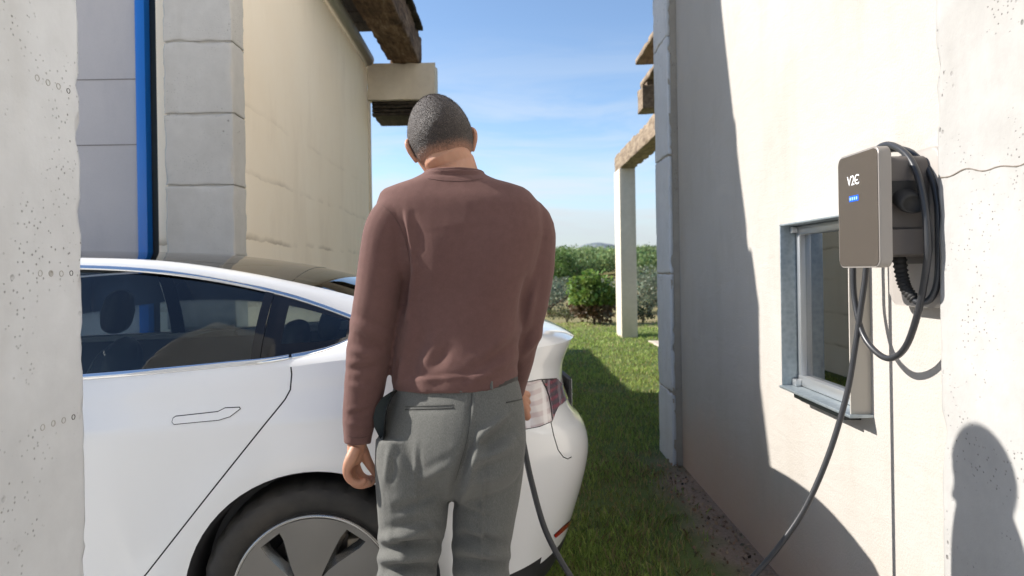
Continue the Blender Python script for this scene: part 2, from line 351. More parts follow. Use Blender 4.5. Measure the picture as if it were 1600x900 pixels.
# window: folded sheet surround, sash, glass
win = U(box('window', (1.118, wy0+.008, wz0+.008), (1.122, wy1-.008, wz1-.008), M['glass']))
def W2(nm, lo, hi, m, bv=.0015):
    o = box(nm, lo, hi, m, bevel=bv); o.parent = win; return o
W2('jamb', (1.036, wy1-.007, wz0), (1.17, wy1-.0005, wz1), M['galv']); W2('jamb', (1.036, wy0+.0005, wz0), (1.17, wy0+.007, wz1), plain('jamb_paint', (.42, .39, .34, 1), .6))
W2('head_plate', (1.036, wy0+.001, wz1-.008), (1.17, wy1-.001, wz1-.001), M['galv'])
W2('sill', (1.026, wy0-.012, wz0-.006), (1.17, wy1-.001, wz0+.004), M['galv'])
W2('sill_strip', (1.045, wy0+.06, wz0-.028), (1.098, wy1-.09, wz0-.0065), M['dark_metal'])  # dark strip set just under the sill
for nm, lo, hi in (('sash', (1.095, wy1-.040, wz0+.03), (1.13, wy1-.012, wz1-.012)), ('sash', (1.095, wy0+.012, wz0+.03), (1.13, wy0+.04, wz1-.012)), ('sash', (1.094, wy0+.012, wz0+.006), (1.131, wy1-.012, wz0+.045)), ('sash', (1.094, wy0+.012, wz1-.042), (1.131, wy1-.012, wz1-.01))):
    W2(nm, lo, hi, M['alu'], .003)
W2('corner_block', (1.072, wy1-.045, wz0+.005), (1.094, wy1-.012, wz0+.03), M['alu'], .002); W2('corner_block', (1.072, wy1-.03, wz1-.035), (1.094, wy1-.012, wz1-.012), M['alu'], .002)
# eaves behind the far pier
U(rough_box('rafter', (1.56, 8.0, 3.17), (4.5, 8.32, 3.45), M['wood_grey'], step=.06, chip=.02, seed=1)); 
for (z0, y0, xo) in ((3.5, 7.85, 1.60), (3.74, 7.7, 1.52)):
    o = U(rough_box('roof_board', (xo, y0-2.4, z0), (4.5, y0+.5, z0+.06), M['wood_grey'], step=.1, chip=.015, seed=z0))
U(box('rafter_plate', (1.62, 8.02, 3.452), (4.5, 8.3, 3.498), M['wood_grey']))
U(box('wall_plate', (4.2, 4.868, -.3), (4.5, 8.4, 3.17), M['plaster_white']))

# ================================================================== PERGOLA POST AND BEAM, FAR
pg = empty('pergola', (2.19, 13.1, 0), 'tall slim concrete post carrying a weathered timber beam beyond the lawn', 'pergola')
ps = U(box('post', (2.04, 12.8, -.2), (2.34, 13.45, 3.18), M['conc_beam'], bevel=.012), pg)
for zj in (.8, 1.6, 2.4):
    pass
U(rough_box('timber_beam', (2.06, 5.9, 3.182), (2.36, 13.5, 3.50), M['wood_grey'], step=.09, chip=.03, amp=.01, seed=8, chipw=.08), pg)
U(box('post', (2.1, 5.9, -.2), (2.32, 6.1, 3.18), M['conc_beam'], bevel=.01), pg)

# ================================================================== LEFT PILLAR, NEAR
lp = empty('concrete_pillar', (-1.12, 1.1, 0), 'pale cast concrete pillar with chipped edge at the left margin in front of the car', 'pillar')
U(rough_box('shaft', (-1.35, .70, -.2), (-.90, 1.428, 3.6), M['conc_light'], step=.026, chip=.007, amp=.0012, cs=45, seed=11, chipw=.02), lp)
hole_ring = plain('tie_hole_rim', (.40, .385, .355, 1), .9); hole_dark = plain('tie_hole_hollow', (.05, .045, .04, 1), .95)
def tie_hole(x, y, z, r, par, dark):
    bm = bmesh.new(); lathe(bm, [(r*1.0, 0), (r*1.0, .0016), (r*.86, .0018), (r*.80, .0006), (0.0001, .0004)], (x, y, z), (1, 0, 0), (0, 1, 0), 16)
    o = U(bm_obj('tie_hole', bm, hole_dark if dark else hole_ring, smooth=True), par)
for zc, dz in ((1.681, 0), (1.308, 0), (1.015, 0)):
    for i in range(4): tie_hole(-.9008, 1.302+.0305*i, zc+random.uniform(-.001, .001), .0062 if i < 3 else .0055, lp, i == 3)

# ================================================================== LEFT BUILDING
lb = empty('building', (-3, 5.6, 0), 'beige plastered building on the left behind the car with timber eaves', 'building')
bm = bmesh.new()
q = [(-1.506, 3.874), (-1.60, 7.70), (-2.0, 7.70), (-2.0, 3.874)]
def prism(bm, poly, z0, z1):
    a = [bm.verts.new((x, y, z0)) for x, y in poly]; b = [bm.verts.new((x, y, z1)) for x, y in poly]; n = len(poly)
    bm.faces.new(a[::-1]); bm.faces.new(b)
    for i in range(n): bm.faces.new((a[i], a[(i+1) % n], b[(i+1) % n], b[i]))
prism(bm, q, -.2, 3.60); U(bm_obj('plaster_wall', bm, M['plaster_beige']), lb)
U(box('wall_end', (-1.98, 7.703, -.2), (-1.575, 7.76, 3.235), M['conc_beam'], bevel=.006), lb)
cp = U(box('corner_pier', (-1.862, 3.712, -.2), (-1.51, 3.87, 3.14), M['conc_grey']), lb)
zz = 1.785-.3905*5; k = 0
while zz < 3.1:
    z1 = min(zz+.3905, 3.15)
    o = rough_box('concrete_panel', (-1.872, 3.70, zz+.003), (-1.50, 3.873, z1-.003), M['conc_grey'], step=.04, chip=.009, amp=.001, cs=18, seed=k*3.3, chipw=.015); o.parent = cp; zz += .3905; k += 1
# unseen upper mass stepped back from the pier, shaped for its slanting shadow
bm = bmesh.new(); poly = [(3.76, 3.16), (3.80, 3.30), (4.16, 4.62), (4.3, 5.3), (5.75, 5.3), (5.75, 3.62), (3.9, 3.62), (3.88, 3.16)]
a = [bm.verts.new((-1.87, y, z)) for y, z in poly]; b = [bm.verts.new((-1.56, y, z)) for y, z in poly]; n = len(poly)
bm.faces.new(a); bm.faces.new(b[::-1])
for i in range(n): bm.faces.new((a[i], b[i], b[(i+1) % n], a[(i+1) % n]))
U(bm_obj('shadow_gable', bm, M['plaster_beige']), lb)
U(box('recessed_wall', (-7.0, 3.96, -.2), (-2.156, 4.25, 3.6), M['plaster_lilac']), lb)
for z0 in (2.44, 2.06):
    U(box('panel_joint', (-7.0, 3.957, z0), (-2.157, 3.9605, z0+.005), plain('joint', (.22, .20, .19, 1), .9)), lb)
bstrip = U(box('blue_strip', (-2.154, 3.935, -.2), (-2.098, 4.2, 3.6), M['reflected_blue'], bevel=.004), lb)  # upright strip whose blue stands in for a sky reflection
U(box('door_frame', (-2.096, 3.99, -.2), (-2.02, 4.2, 3.6), M['dark_metal']), lb); U(box('door_leaf', (-2.02, 4.06, -.2), (-1.88, 4.12, 3.6), plain('dark_panel', (.012, .014, .014, 1), .6)), lb)
U(box('roof_slab', (-7.0, 4.26, 3.62), (-1.9, 8.2, 3.80), M['conc_grey']), lb); U(box('side_wall', (-7.0, 4.26, -.2), (-6.7, 7.7, 3.6), M['plaster_beige']), lb); U(box('rear_wall', (-6.7, 7.5, -.2), (-2.02, 7.7, 3.6), M['plaster_beige']), lb)
bm = bmesh.new(); tube(bm, [(-1.50, 3.9, 3.70), (-1.595, 7.72, 3.70)], .075, 14); U(bm_obj('gutter', bm, M['zinc'], smooth=True), lb)
U(rough_box('crossbeam', (-1.605, 7.70, 3.242), (-.832, 7.98, 3.655), M['conc_beam'], step=.05, chip=.012, amp=.003, seed=21), lb)
U(rough_box('timber_beam', (-1.352, 4.9, 3.658), (-1.008, 7.93, 4.0), M['wood_old'], step=.055, chip=.035, amp=.010, cs=7, seed=31, chipw=.07), lb)
for i in range(9):
    U(rough_box('roof_board', (-1.9, 4.9+i*.31, 4.002), (-.955, 5.19+i*.31, 4.05), M['wood_dark'], step=.12, chip=.012, seed=i), lb)
for i in range(4):
    U(rough_box('slat', (-1.56, 7.74, 3.072+i*.043), (-.95, 8.30, 3.107+i*.043), M['wood_dark'], step=.08, chip=.01, seed=i+40), lb)
U(rough_box('rafter', (-1.85, 8.05, 3.66), (-1.0, 8.25, 3.76), M['wood_dark'], step=.08, seed=50), lb)
# unseen low wall, added on the building's line to shade the lawn
gw = tag(rough_box('shade_wall', (-2.0, 7.762, -.2), (-1.62, 11.6, 1.95), M['plaster_beige'], step=.12, chip=.02), 'low beige wall added unseen past the left building to shade the lawn', 'wall')
# ================================================================== WALL BEHIND THE CAMERA
bw = empty('yard_wall', (-1, -4, 0), 'grey concrete yard wall with a wide opening behind the camera', 'wall')
for nm, lo, hi in (('wall_section', (-6, -4.3, -.2), (-2.2, -4, 3.0)), ('wall_section', (-.4, -4.3, -.2), (1.0, -4, 3.0)), ('lintel', (-2.2, -4.3, 3.2), (-.4, -4, 3.0))):
    U(box(nm, lo, hi, M['conc_light'], bevel=.01), bw)
# ================================================================== CAR
def paint():
    t = NT('white_paint'); return t.P(Base_Color=(.80, .80, .79, 1), Roughness=.28, Coat_Weight=1.0, Coat_Roughness=.03, Specular_IOR_Level=.5)
M['paint'] = paint()
M['car_glass'] = pane('tinted_glass', (.76, .84, .83, 1), 1.62)
M['roof_glass'] = pane('dark_roof_glass', (.05, .055, .06, 1), 1.62)
M['chrome'] = plain('chrome', (.80, .80, .80, 1), .08, 1.0)
M['gloss_black'] = plain('gloss_black', (.008, .008, .009, 1), .08)
M['trim_black'] = plain('black_plastic', (.02, .02, .021, 1), .55)
M['gap'] = plain('shut_gap', (.012, .012, .012, 1), .8)
M['seat'] = plain('seat_leather', (.09, .092, .095, 1), .45)
M['seat_light'] = plain('seat_panel', (.26, .26, .25, 1), .5)
M['liner'] = plain('cabin_lining', (.12, .122, .125, 1), .8)
def rubber():
    t = NT('tyre_rubber'); a = t.noise(6, 5, .6); return t.P(Base_Color=t.mix(t.rng(a, .4, .7), (.028, .026, .023, 1), (.060, .052, .043, 1)), Roughness=.75, Normal=t.bump(t.noise(120, 3), .15, .002))
M['tyre'] = rubber()
M['wheel_grey'] = plain('wheel_cover_grey', (.20, .19, .172, 1), .36, .45)
M['wheel_edge'] = plain('wheel_polished_edge', (.42, .41, .39, 1), .22, .9)
def lens(nm, c1, c2, c3, sc, ph):
    t = NT(nm); w = t.n('ShaderNodeTexWave', wave_type='BANDS', bands_direction='Z', Scale=sc, Distortion=1.2, Detail=2.0); t.set(w.inputs['Vector'], t.co(loc=(ph, 0, ph))); w2 = t.n('ShaderNodeTexWave', wave_type='BANDS', bands_direction='X', Scale=sc*.5, Distortion=2.0); t.set(w2.inputs['Vector'], t.co())
    col = t.mix(t.rng(w.outputs['Fac'], .45, .75), c1, c2); col = t.mix(t.rng(w2.outputs['Fac'], .8, .95, 0, .8), col, c3)
    return t.P(Base_Color=col, Roughness=.14, Coat_Weight=1.0, Coat_Roughness=.02)
M['lamp_clear'] = lens('lamp_clear_lens', (.58, .53, .52, 1), (.48, .39, .385, 1), (.70, .66, .65, 1), 9.0, .3)
M['lamp_red'] = plain('lamp_red_lens', (.10, .012, .016, 1), .08, 0, Coat_Weight=1.0)
M['lamp_smoke'] = lens('lamp_smoked_lens', (.055, .035, .04, 1), (.22, .03, .045, 1), (.30, .22, .24, 1), 12.0, .1)
M['reflector'] = plain('red_reflector', (.42, .01, .012, 1), .15, 0, Coat_Weight=1.0)
CAR_A = rad(6.0); CAR_O = Vector((-.699, 2.935, 0))
car = empty('parked_car', CAR_O, 'white electric sedan with black glass roof being charged beside the man', 'car', rz=CAR_A)
CAR_M = Matrix.Translation(CAR_O) @ Matrix.Rotation(CAR_A, 4, 'Z')
EYE = CAR_M.inverted() @ Vector((0, 0, CAM_H))
# ---- lower body: a stack of outlines; side (half width, z), rear (x, z), front (x, z)
SIDE = [(.80, .165), (.872, .178), (.897, .23), (.893, .33), (.900, .47), (.912, .60), (.9195, .70), (.9235, .78), (.9245, .835), (.9215, .868), (.9085, .902), (.895, .940), (.8835, .982), (.871, 1.015)]
REAR = [(.74, .20), (.84, .235), (.885, .29), (.925, .39), (.962, .49), (.982, .57), (.983, .635), (.962, .695), (.924, .74), (.897, .80), (.882, .87), (.888, .94), (.914, 1.0), (.934, 1.036)]
FRNT = [(-3.45, .18), (-3.58, .20), (-3.66, .25), (-3.70, .33), (-3.72, .42), (-3.72, .50), (-3.71, .57), (-3.69, .63), (-3.66, .68), (-3.62, .71), (-3.57, .735), (-3.50, .755), (-3.42, .77), (-3.33, .785)]
NK = len(SIDE); KX = np.arange(NK)
sw, sz = cr(KX, [a for a, b in SIDE]), cr(KX, [b for a, b in SIDE]); rx_, rz_ = cr(KX, [a for a, b in REAR]), cr(KX, [b for a, b in REAR]); fx_, fz_ = cr(KX, [a for a, b in FRNT]), cr(KX, [b for a, b in FRNT])
belt = cr([-3.0, -2.4, -1.9, -1.3, -.66, -.37, -.09, .1, .35], [.86, .93, .945, .965, .998, 1.018, 1.036, 1.055, 1.060])
XS, XF = .22, -2.95
def half(x):   # plan taper of the side
    return 1.0-.020*max(0, (x-(-.6))/1.0)**2 - .05*max(0, (-2.2-x)/.9)**2
def body_pt(t, k):
    """t: 0 front centre .. 1 side start .. 2 side end .. 3 rear centre"""
    w = float(sw(k)); z = float(sz(k)); f = k/(NK-1)
    def sidez(x):
        g_ = max(0, (f-.35)/.65); return z+(float(belt(x))-1.036)*g_**1.3
    if 1 <= t <= 2:
        x = XF+(XS-XF)*(t-1); return Vector((x, -w*half(x), sidez(x)))
    if t > 2:
        ph = (t-2)*math.pi/2; ex = 2/2.55; c, s = max(0, math.cos(ph))**ex, max(0, math.sin(ph))**ex; rx = float(rx_(k)); x = XS+(rx-XS)*s
        b = (t-2); b = b*b*(3-2*b); return Vector((x, -w*half(XS)*c, sidez(min(x, .35))*(1-b)+float(rz_(k))*b))
    ph = (1-t)*math.pi/2; ex = 2/2.6; c, s = max(0, math.cos(ph))**ex, max(0, math.sin(ph))**ex; x = XF+(float(fx_(k))-XF)*s
    b = (1-t); b = b*b*(3-2*b); return Vector((x, -w*half(XF)*c, sidez(XF)*(1-b)+float(fz_(k))*b))
TT = np.concatenate([np.linspace(0, 1, 22, endpoint=False), 1+np.linspace(0, 1, 70, endpoint=False), 2+np.linspace(0, 1, 46)]); KK = np.linspace(0, NK-1, 66)
bm = bmesh.new(); grid = []
for t in TT:
    col_ = []
    for k in KK:
        p = body_pt(t, k)
        for xw in (0.0, -2.875):                    # flare round the wheel arches
            r = math.hypot(p.x-xw, p.z-.34)
            if p.z > .2 and r < .62 and 1 <= t <= 2.6: p.y -= .012*math.exp(-((r-.40)/.075)**2)
        col_.append(bm.verts.new(p))
    grid.append(col_)
for i in range(len(TT)-1):
    for j in range(len(KK)-1):
        bm.faces.new((grid[i][j], grid[i+1][j], grid[i+1][j+1], grid[i][j+1]))
TOP = [Vector(grid[i][-1].co) for i in range(len(TT))]
bmesh.ops.recalc_face_normals(bm, faces=bm.faces[:])
def inpoly(p, poly):
    x, y = p; c = False; n = len(poly)
    for i in range(n):
        x1, y1 = poly[i]; x2, y2 = poly[i-1]
        if (y1 > y) != (y2 > y) and x < (x2-x1)*(y-y1)/(y2-y1)+x1: c = not c
    return c
def side2(p): return (p.x, p.z)
def side3(a): return Vector((a[0], 0, a[1])), Vector((0, 1, 0))
CT, ST = math.cos(rad(.9)), math.sin(rad(.9)); FPX = 1600*24/36
def img2(p):
    w = CAR_M @ p; dz = w.z-CAM_H; return (800+FPX*(w.x*CT-dz*ST)/w.y, 422-FPX*(w.x*ST+dz*CT)/w.y)
def img3(a):
    u, v = (a[0]-800)/FPX, (422-a[1])/FPX; d = Vector((u*CT+v*ST, 1, -u*ST+v*CT)); d = CAR_M.to_3x3().inverted() @ d; return EYE, d.normalized()
def cut(bm, poly, p2, p3, ok):
    """score the skin along a polygon drawn in a projection; return the faces inside"""
    n = len(poly)
    for i in range(n):
        a, b = poly[i], poly[(i+1) % n]; ln = math.dist(a, b)
        if ln < 1e-6: continue
        fs = []; x0, x1 = min(a[0], b[0]), max(a[0], b[0]); y0, y1 = min(a[1], b[1]), max(a[1], b[1])
        for f in bm.faces:
            if not ok(f): continue
            q = [p2(v.co) for v in f.verts]
            if max(c[0] for c in q) < x0 or min(c[0] for c in q) > x1 or max(c[1] for c in q) < y0 or min(c[1] for c in q) > y1: continue
            fs.append(f)
        if not fs: continue
        oa, da = p3(a); ob, db = p3(b)
        no = da.cross(db) if oa == ob and da != db else (ob-oa).cross(da)
        if no.length < 1e-9: continue
        geo = list({x for f in fs for x in (f, *f.edges, *f.verts)})
        bmesh.ops.bisect_plane(bm, geom=geo, dist=1e-6, plane_co=oa if oa != ob else oa+da, plane_no=no.normalized())
    return [f for f in bm.faces if ok(f) and inpoly(p2(f.calc_center_median()), poly)]
def grow(poly, d):
    n = len(poly); ar = sum(poly[i][0]*poly[(i+1) % n][1]-poly[(i+1) % n][0]*poly[i][1] for i in range(n)); sg = 1 if ar > 0 else -1; out = []
    for i in range(n):
        p, q, r = Vector(poly[i-1]), Vector(poly[i]), Vector(poly[(i+1) % n]); e1 = (q-p).normalized(); e2 = (r-q).normalized()
        n1 = Vector((e1.y, -e1.x))*sg; n2 = Vector((e2.y, -e2.x))*sg; m = (n1+n2); m = m/max(.35, (1+n1.dot(n2))); out.append(tuple(q+m*d))
    return out
def take(bm, faces, push=0.0):
    """lift faces out into a bmesh of their own"""
    nb = bmesh.new(); mp_ = {}
    for f in faces:
        vs = []
        for v in f.verts:
            if v not in mp_: mp_[v] = nb.verts.new(v.co+v.normal*push)
            vs.append(mp_[v])
        try: nb.faces.new(vs)
        except ValueError: pass
    bmesh.ops.delete(bm, geom=faces, context='FACES'); return nb
def mirrored(bm):
    d = bmesh.ops.duplicate(bm, geom=bm.verts[:]+bm.faces[:])
    for v in [x for x in d['geom'] if isinstance(x, bmesh.types.BMVert)]: v.co.y *= -1
    bmesh.ops.reverse_faces(bm, faces=[x for x in d['geom'] if isinstance(x, bmesh.types.BMFace)])
def flip_copy(o, nm=None, parent=None):
    me = o.data.copy(); me.transform(Matrix.Diagonal((1, -1, 1, 1))); me.flip_normals(); c = bpy.data.objects.new(nm or o.name.split('.')[0], me); COL.objects.link(c); c.parent = parent or o.parent; return c
lside = lambda f: f.calc_center_median().y < -.5 and f.normal.y < -.1
def fin(nm, nb, mat, parent=car, weld=1e-5, angle=40):
    bmesh.ops.remove_doubles(nb, verts=nb.verts[:], dist=weld); me = bpy.data.meshes.new(nm); nb.to_mesh(me); nb.free(); o = link(nm, me, mat, parent, True); me.set_sharp_from_angle(angle=rad(angle)); return o
# wheel arches
ARCH_R = .372
arch_edges = []
for xw in (0.0, -2.875):
    poly = [(xw+ARCH_R*math.cos(a), .342+ARCH_R*math.sin(a)) for a in np.linspace(rad(-28), rad(208), 40)] + [(xw-ARCH_R*.88, .0), (xw+ARCH_R*.88, .0)]
    fs = cut(bm, poly, side2, side3, lambda f: f.calc_center_median().y < -.5); bmesh.ops.delete(bm, geom=fs, context='FACES')
# doors
DOORS = [[(-.072, 1.20), (-.072, 1.05), (-.062, .996), (-.064, .952), (-.078, .925), (-.10, .897), (-.29, .663), (-.475, .434), (-.58, .31), (-.64, .262), (-.72, .245), (-1.02, .235), (-1.055, .30), (-1.06, .55), (-1.035, .85), (-1.0, 1.2)],
         [(-1.004, 1.2), (-1.039, .85), (-1.064, .55), (-1.062, .30), (-1.08, .25), (-2.02, .235), (-2.10, .27), (-2.16, .36), (-2.20, .55), (-2.20, .8), (-2.12, 1.2)]]
doors = []
for pl in DOORS:
    bmesh.ops.recalc_face_normals(bm, faces=bm.faces[:])
    outer = cut(bm, grow(pl, .0022), side2, side3, lside); inner_p = grow(pl, -.0022); cut(bm, inner_p, side2, side3, lside)
    out_p = grow(pl, .0022)
    sel = [f for f in bm.faces if lside(f) and inpoly(side2(f.calc_center_median()), out_p)]
    ring = [f for f in sel if not inpoly(side2(f.calc_center_median()), inner_p)]; ins = [f for f in sel if inpoly(side2(f.calc_center_median()), inner_p)]
    bm.normal_update()
    doors.append((take(bm, ring, -.004), take(bm, ins)))
# tail lamp, panel seams and reflector on the rear corner, drawn on the skin
rside = lambda f: f.calc_center_median().x > .3 and f.normal.dot(EYE-f.calc_center_median()) > 0
LAMP = [(770, 612), (800, 603), (821, 598), (843, 593.5), (869, 592), (881, 607), (885.5, 623), (878, 630), (871, 635), (865, 648), (862, 658), (843, 666), (821, 670), (795, 672), (772, 668)]
LSPL = [(843.5, 560), (845, 593), (852, 607), (857, 622), (860, 640), (862.5, 662), (864, 680), (930, 680), (930, 560)]
bm.normal_update(); cut(bm, LAMP, img2, img3, rside); cut(bm, LSPL, img2, img3, rside); cut(bm, grow(LAMP, 1.2), img2, img3, rside)
bm.normal_update()
g_lamp = [f for f in bm.faces if rside(f) and inpoly(img2(f.calc_center_median()), grow(LAMP, 1.2))]
il = [f for f in g_lamp if inpoly(img2(f.calc_center_median()), LAMP)]
lamp_gap = take(bm, [f for f in g_lamp if f not in set(il)], -.004)
s1_ = [f for f in il if not inpoly(img2(f.calc_center_median()), LSPL)]; s2_ = [f for f in il if inpoly(img2(f.calc_center_median()), LSPL)]
lamp_a = take(bm, s1_, .002); lamp_b = take(bm, s2_, .006)
bm.normal_update()
def strip(poly, push):
    cut(bm, poly, img2, img3, rside); bm.normal_update(); return take(bm, [f for f in bm.faces if rside(f) and inpoly(img2(f.calc_center_median()), poly)], push)
def band(path, w):
    P = [Vector(p) for p in path]; a, b = [], []
    for i, p in enumerate(P):
        t = (P[min(i+1, len(P)-1)]-P[max(i-1, 0)]).normalized(); n_ = Vector((-t.y, t.x)); a.append(tuple(p+n_*w/2)); b.append(tuple(p-n_*w/2))
    return a+b[::-1]
seam = strip(band([(861, 660), (865, 680), (872, 703), (880, 714), (887, 717), (893, 714)], 1.5), -.003)
refl = strip([(865, 836), (880, 822), (893, 811), (892, 817), (880, 829), (867, 840)], .004)
# lower valance: everything low at the rear is black plastic
low = [f for f in bm.faces if (lambda c: c.x > .36 and c.z < .315+.02*(c.x-.4))(f.calc_center_median())]
valance = take(bm, low, 0)
def biggest(nb):
    bmesh.ops.remove_doubles(nb, verts=nb.verts[:], dist=1e-5); seen = set(); isl = []
    for v in nb.verts:
        if v in seen: continue
        st = [v]; seen.add(v); cur = []
        while st:
            q = st.pop(); cur.append(q)
            for e in q.link_edges:
                w = e.other_vert(q)
                if w not in seen: seen.add(w); st.append(w)
        isl.append(cur)
    isl.sort(key=len); bmesh.ops.delete(nb, geom=[v for c in isl[:-1] for v in c], context='VERTS'); return nb
for q_ in (lamp_gap, seam, refl): biggest(q_)
mirrored(bm)
body = fin('body', bm, M['paint'])
for (ringb, insb), nm in zip(doors, ('rear', 'front')):
    d = fin('door', insb, M['paint']); gp = fin('shut_line', ringb, M['gap'], d); dr = flip_copy(d); gr = flip_copy(gp, parent=dr)
    if nm == 'rear': door_rl, door_rr = d, dr
for nb, nm, mt in ((lamp_gap, 'lamp_gap', 'gap'), (seam, 'boot_seam', 'gap'), (valance, 'rear_valance', 'trim_black'), (refl, 'reflector', 'reflector')):
    o = fin(nm, nb, M[mt]); flip_copy(o)
la = fin('tail_lamp', lamp_a, M['lamp_clear']); lb_ = fin('boot_lamp', lamp_b, M['lamp_smoke'], la); la2 = flip_copy(la); c_ = flip_copy(lb_, parent=la2)
# ---- greenhouse: sections over x
gx = [-2.62, -2.3, -1.95, -1.6, -1.2, -.8, -.54, -.26, -.1, .09, .16, .3, .45, .58]
zC = cr(gx, [.985, 1.12, 1.285, 1.378, 1.405, 1.398, 1.387, 1.352, 1.320, 1.270, 1.249, 1.203, 1.145, 1.092])
zT = cr(gx, [.975, 1.09, 1.235, 1.325, 1.362, 1.364, 1.350, 1.304, 1.268, 1.217, 1.195, 1.150, 1.105, 1.076])
yT = cr(gx, [-.70, -.675, -.625, -.59, -.578, -.578, -.578, -.575, -.573, -.57, -.57, -.575, -.59, -.61])
zR = cr(gx, [.965, 1.06, 1.195, 1.287, 1.326, 1.330, 1.312, 1.262, 1.220, 1.150, 1.122, 1.090, 1.078, 1.071])
yR = cr(gx, [-.745, -.73, -.69, -.66, -.65, -.648, -.648, -.65, -.655, -.675, -.69, -.71, -.72, -.73])
zB = cr(gx, [.955, .955, .962, .975, .985, .998, 1.010, 1.028, 1.040, 1.078, 1.112, 1.086, 1.075, 1.068])
yB = cr(gx, [-.76, -.80, -.83, -.845, -.853, -.856, -.856, -.852, -.846, -.775, -.70, -.715, -.725, -.735])
def sec(x, w):
    B = Vector((x, float(yB(x)), float(zB(x)))); R_ = Vector((x, float(yR(x)), float(zR(x)))); T = Vector((x, float(yT(x)), float(zT(x)))); C = Vector((x, 0, float(zC(x))))
    if w <= 1: p = B.lerp(R_, w); p.y -= .028*4*w*(1-w)*min(1, (R_.z-B.z)/.25); return p
    if w <= 2:
        s = w-1; p = R_.lerp(T, s); o_ = Vector((0, -.6, .8))*(.012*4*s*(1-s)); return p+o_*min(1, (T.z-R_.z)/.03+.2)
    s = w-2; y = T.y*(1-s); return Vector((x, y, C.z-(C.z-T.z)*(1-s)**2.0))
def patch(nm, x0, x1, w0, w1, mat, nx=24, nw=10, push=0.0, parent=car, mirror='join', wf=None):
    """part of the cabin skin; w0/w1 numbers or functions of x"""
    fn = lambda q, x: q(x) if callable(q) else q
    nb = bmesh.new(); G = []
    full = mirror == 'full'
    for i in range(nx+1):
        x = x0+(x1-x0)*i/nx; a, b = fn(w0, x), fn(w1, x); r = []
        for j in range(nw+1):
            w = a+(b-a)*j/nw; p = sec(x, w)
            if push:
                e = 1e-3; du = sec(min(.57, x+e), w)-sec(max(-2.61, x-e), w); dv = sec(x, min(3, w+e))-sec(x, max(0, w-e)); n_ = du.cross(dv)
                if n_.length > 1e-12:
                    n_.normalize()
                    if n_.y > 0.01 or (abs(n_.y) <= .01 and n_.z < 0): n_ = -n_
                    p = p+n_*push
            r.append(nb.verts.new(p))
        G.append(r)
    for i in range(nx):
        for j in range(nw):
            try: nb.faces.new((G[i][j], G[i+1][j], G[i+1][j+1], G[i][j+1]))
            except ValueError: pass
    if full: mirrored(nb)
    bmesh.ops.remove_doubles(nb, verts=nb.verts[:], dist=1e-5); bmesh.ops.recalc_face_normals(nb, faces=nb.faces[:])
    me = bpy.data.meshes.new(nm); nb.to_mesh(me); nb.free(); o = link(nm, me, mat, parent, True)
    if mirror == 'copy': flip_copy(o)
    return o
rail = patch('roof_rail', -2.60, .57, 1.0, 2.0, M['paint'], 70, 8, mirror='copy')
top_w = lambda x: .90-.0*x
patch('roof_glass', -1.62, -.20, 2.0, 3.0, M['roof_glass'], 40, 14, push=0, mirror='full')
patch('roof_crossbar', -.20, -.12, 2.0, 3.0, M['gloss_black'], 4, 14, push=.001, mirror='full')
patch('rear_glass', -.12, .57, 2.0, 3.0, M['roof_glass'], 30, 14, mirror='full')
patch('windscreen', -2.61, -1.66, 2.0, 3.0, M['car_glass'], 30, 14, mirror='full'); patch('header_bar', -1.66, -1.62, 2.0, 3.0, M['gloss_black'], 2, 14, push=.001, mirror='full')
lo_w, hi_w = .035, .955
patch('side_window', -.985, -.185, lo_w, hi_w, M['car_glass'], 24, 12, parent=door_rl, mirror='none'); patch('side_window', -1.99, -1.055, lo_w, hi_w, M['car_glass'], 20, 12, mirror='copy')
pass_w = flip_copy([o for o in door_rl.children if o.name.startswith('side_window')][0], parent=door_rr)
patch('pillar_trim', -1.055, -.985, 0, 1, M['gloss_black'], 4, 12, push=.003, mirror='copy')
patch('pillar_trim', -.188, -.160, 0, 1, M['gloss_black'], 3, 12, push=.004, mirror='copy')
patch('sail_panel', -2.60, -1.99, 0, 1, M['gloss_black'], 10, 8, mirror='copy')
# quarter light: dark frit border with a clear centre
patch('window_frit', -.16, .155, 0, .24, M['gloss_black'], 20, 4, mirror='copy'); patch('window_frit', -.16, .155, .86, 1, M['gloss_black'], 20, 3, mirror='copy')
patch('window_frit', -.16, -.105, .24, .86, M['gloss_black'], 4, 8, mirror='copy'); patch('window_frit', .085, .155, .24, .86, M['gloss_black'], 6, 8, mirror='copy')
patch('quarter_window', -.105, .085, .24, .86, M['car_glass'], 12, 8, mirror='copy')
# bright trim along the belt and over the windows
def trim(nm, xs, w, r=.008, off=.004):
    nb = bmesh.new(); pts = []
    for x in xs:
        p = sec(x, w); q = sec(x, min(1, w+.02)) if w < .5 else sec(x, w-.02); pts.append((p, (q-p).normalized()))
    prof = [(-.009, 0), (-.009, .005), (-.004, .008), (.005, .008), (.010, .004), (.010, 0)]; G = []
    for i, (p, up) in enumerate(pts):
        t = (pts[min(i+1, len(pts)-1)][0]-pts[max(i-1, 0)][0]).normalized(); up = (up-t*up.dot(t)).normalized(); n_ = t.cross(up)
        if n_.y > 0: n_ = -n_
        G.append([nb.verts.new(p+up*(a if w < .5 else -a)+n_*b) for a, b in prof])
    for i in range(len(G)-1):
        for j in range(len(prof)-1): nb.faces.new((G[i][j], G[i+1][j], G[i+1][j+1], G[i][j+1]))
    o = bm_obj(nm, nb, M['chrome'], car, smooth=True); flip_copy(o)
trim('window_trim', np.linspace(-2.2, -.076, 50), 0.0); trim('window_trim', np.linspace(-.068, .15, 24), 0.0); trim('window_trim', np.linspace(-2.2, .15, 60), 1.0)
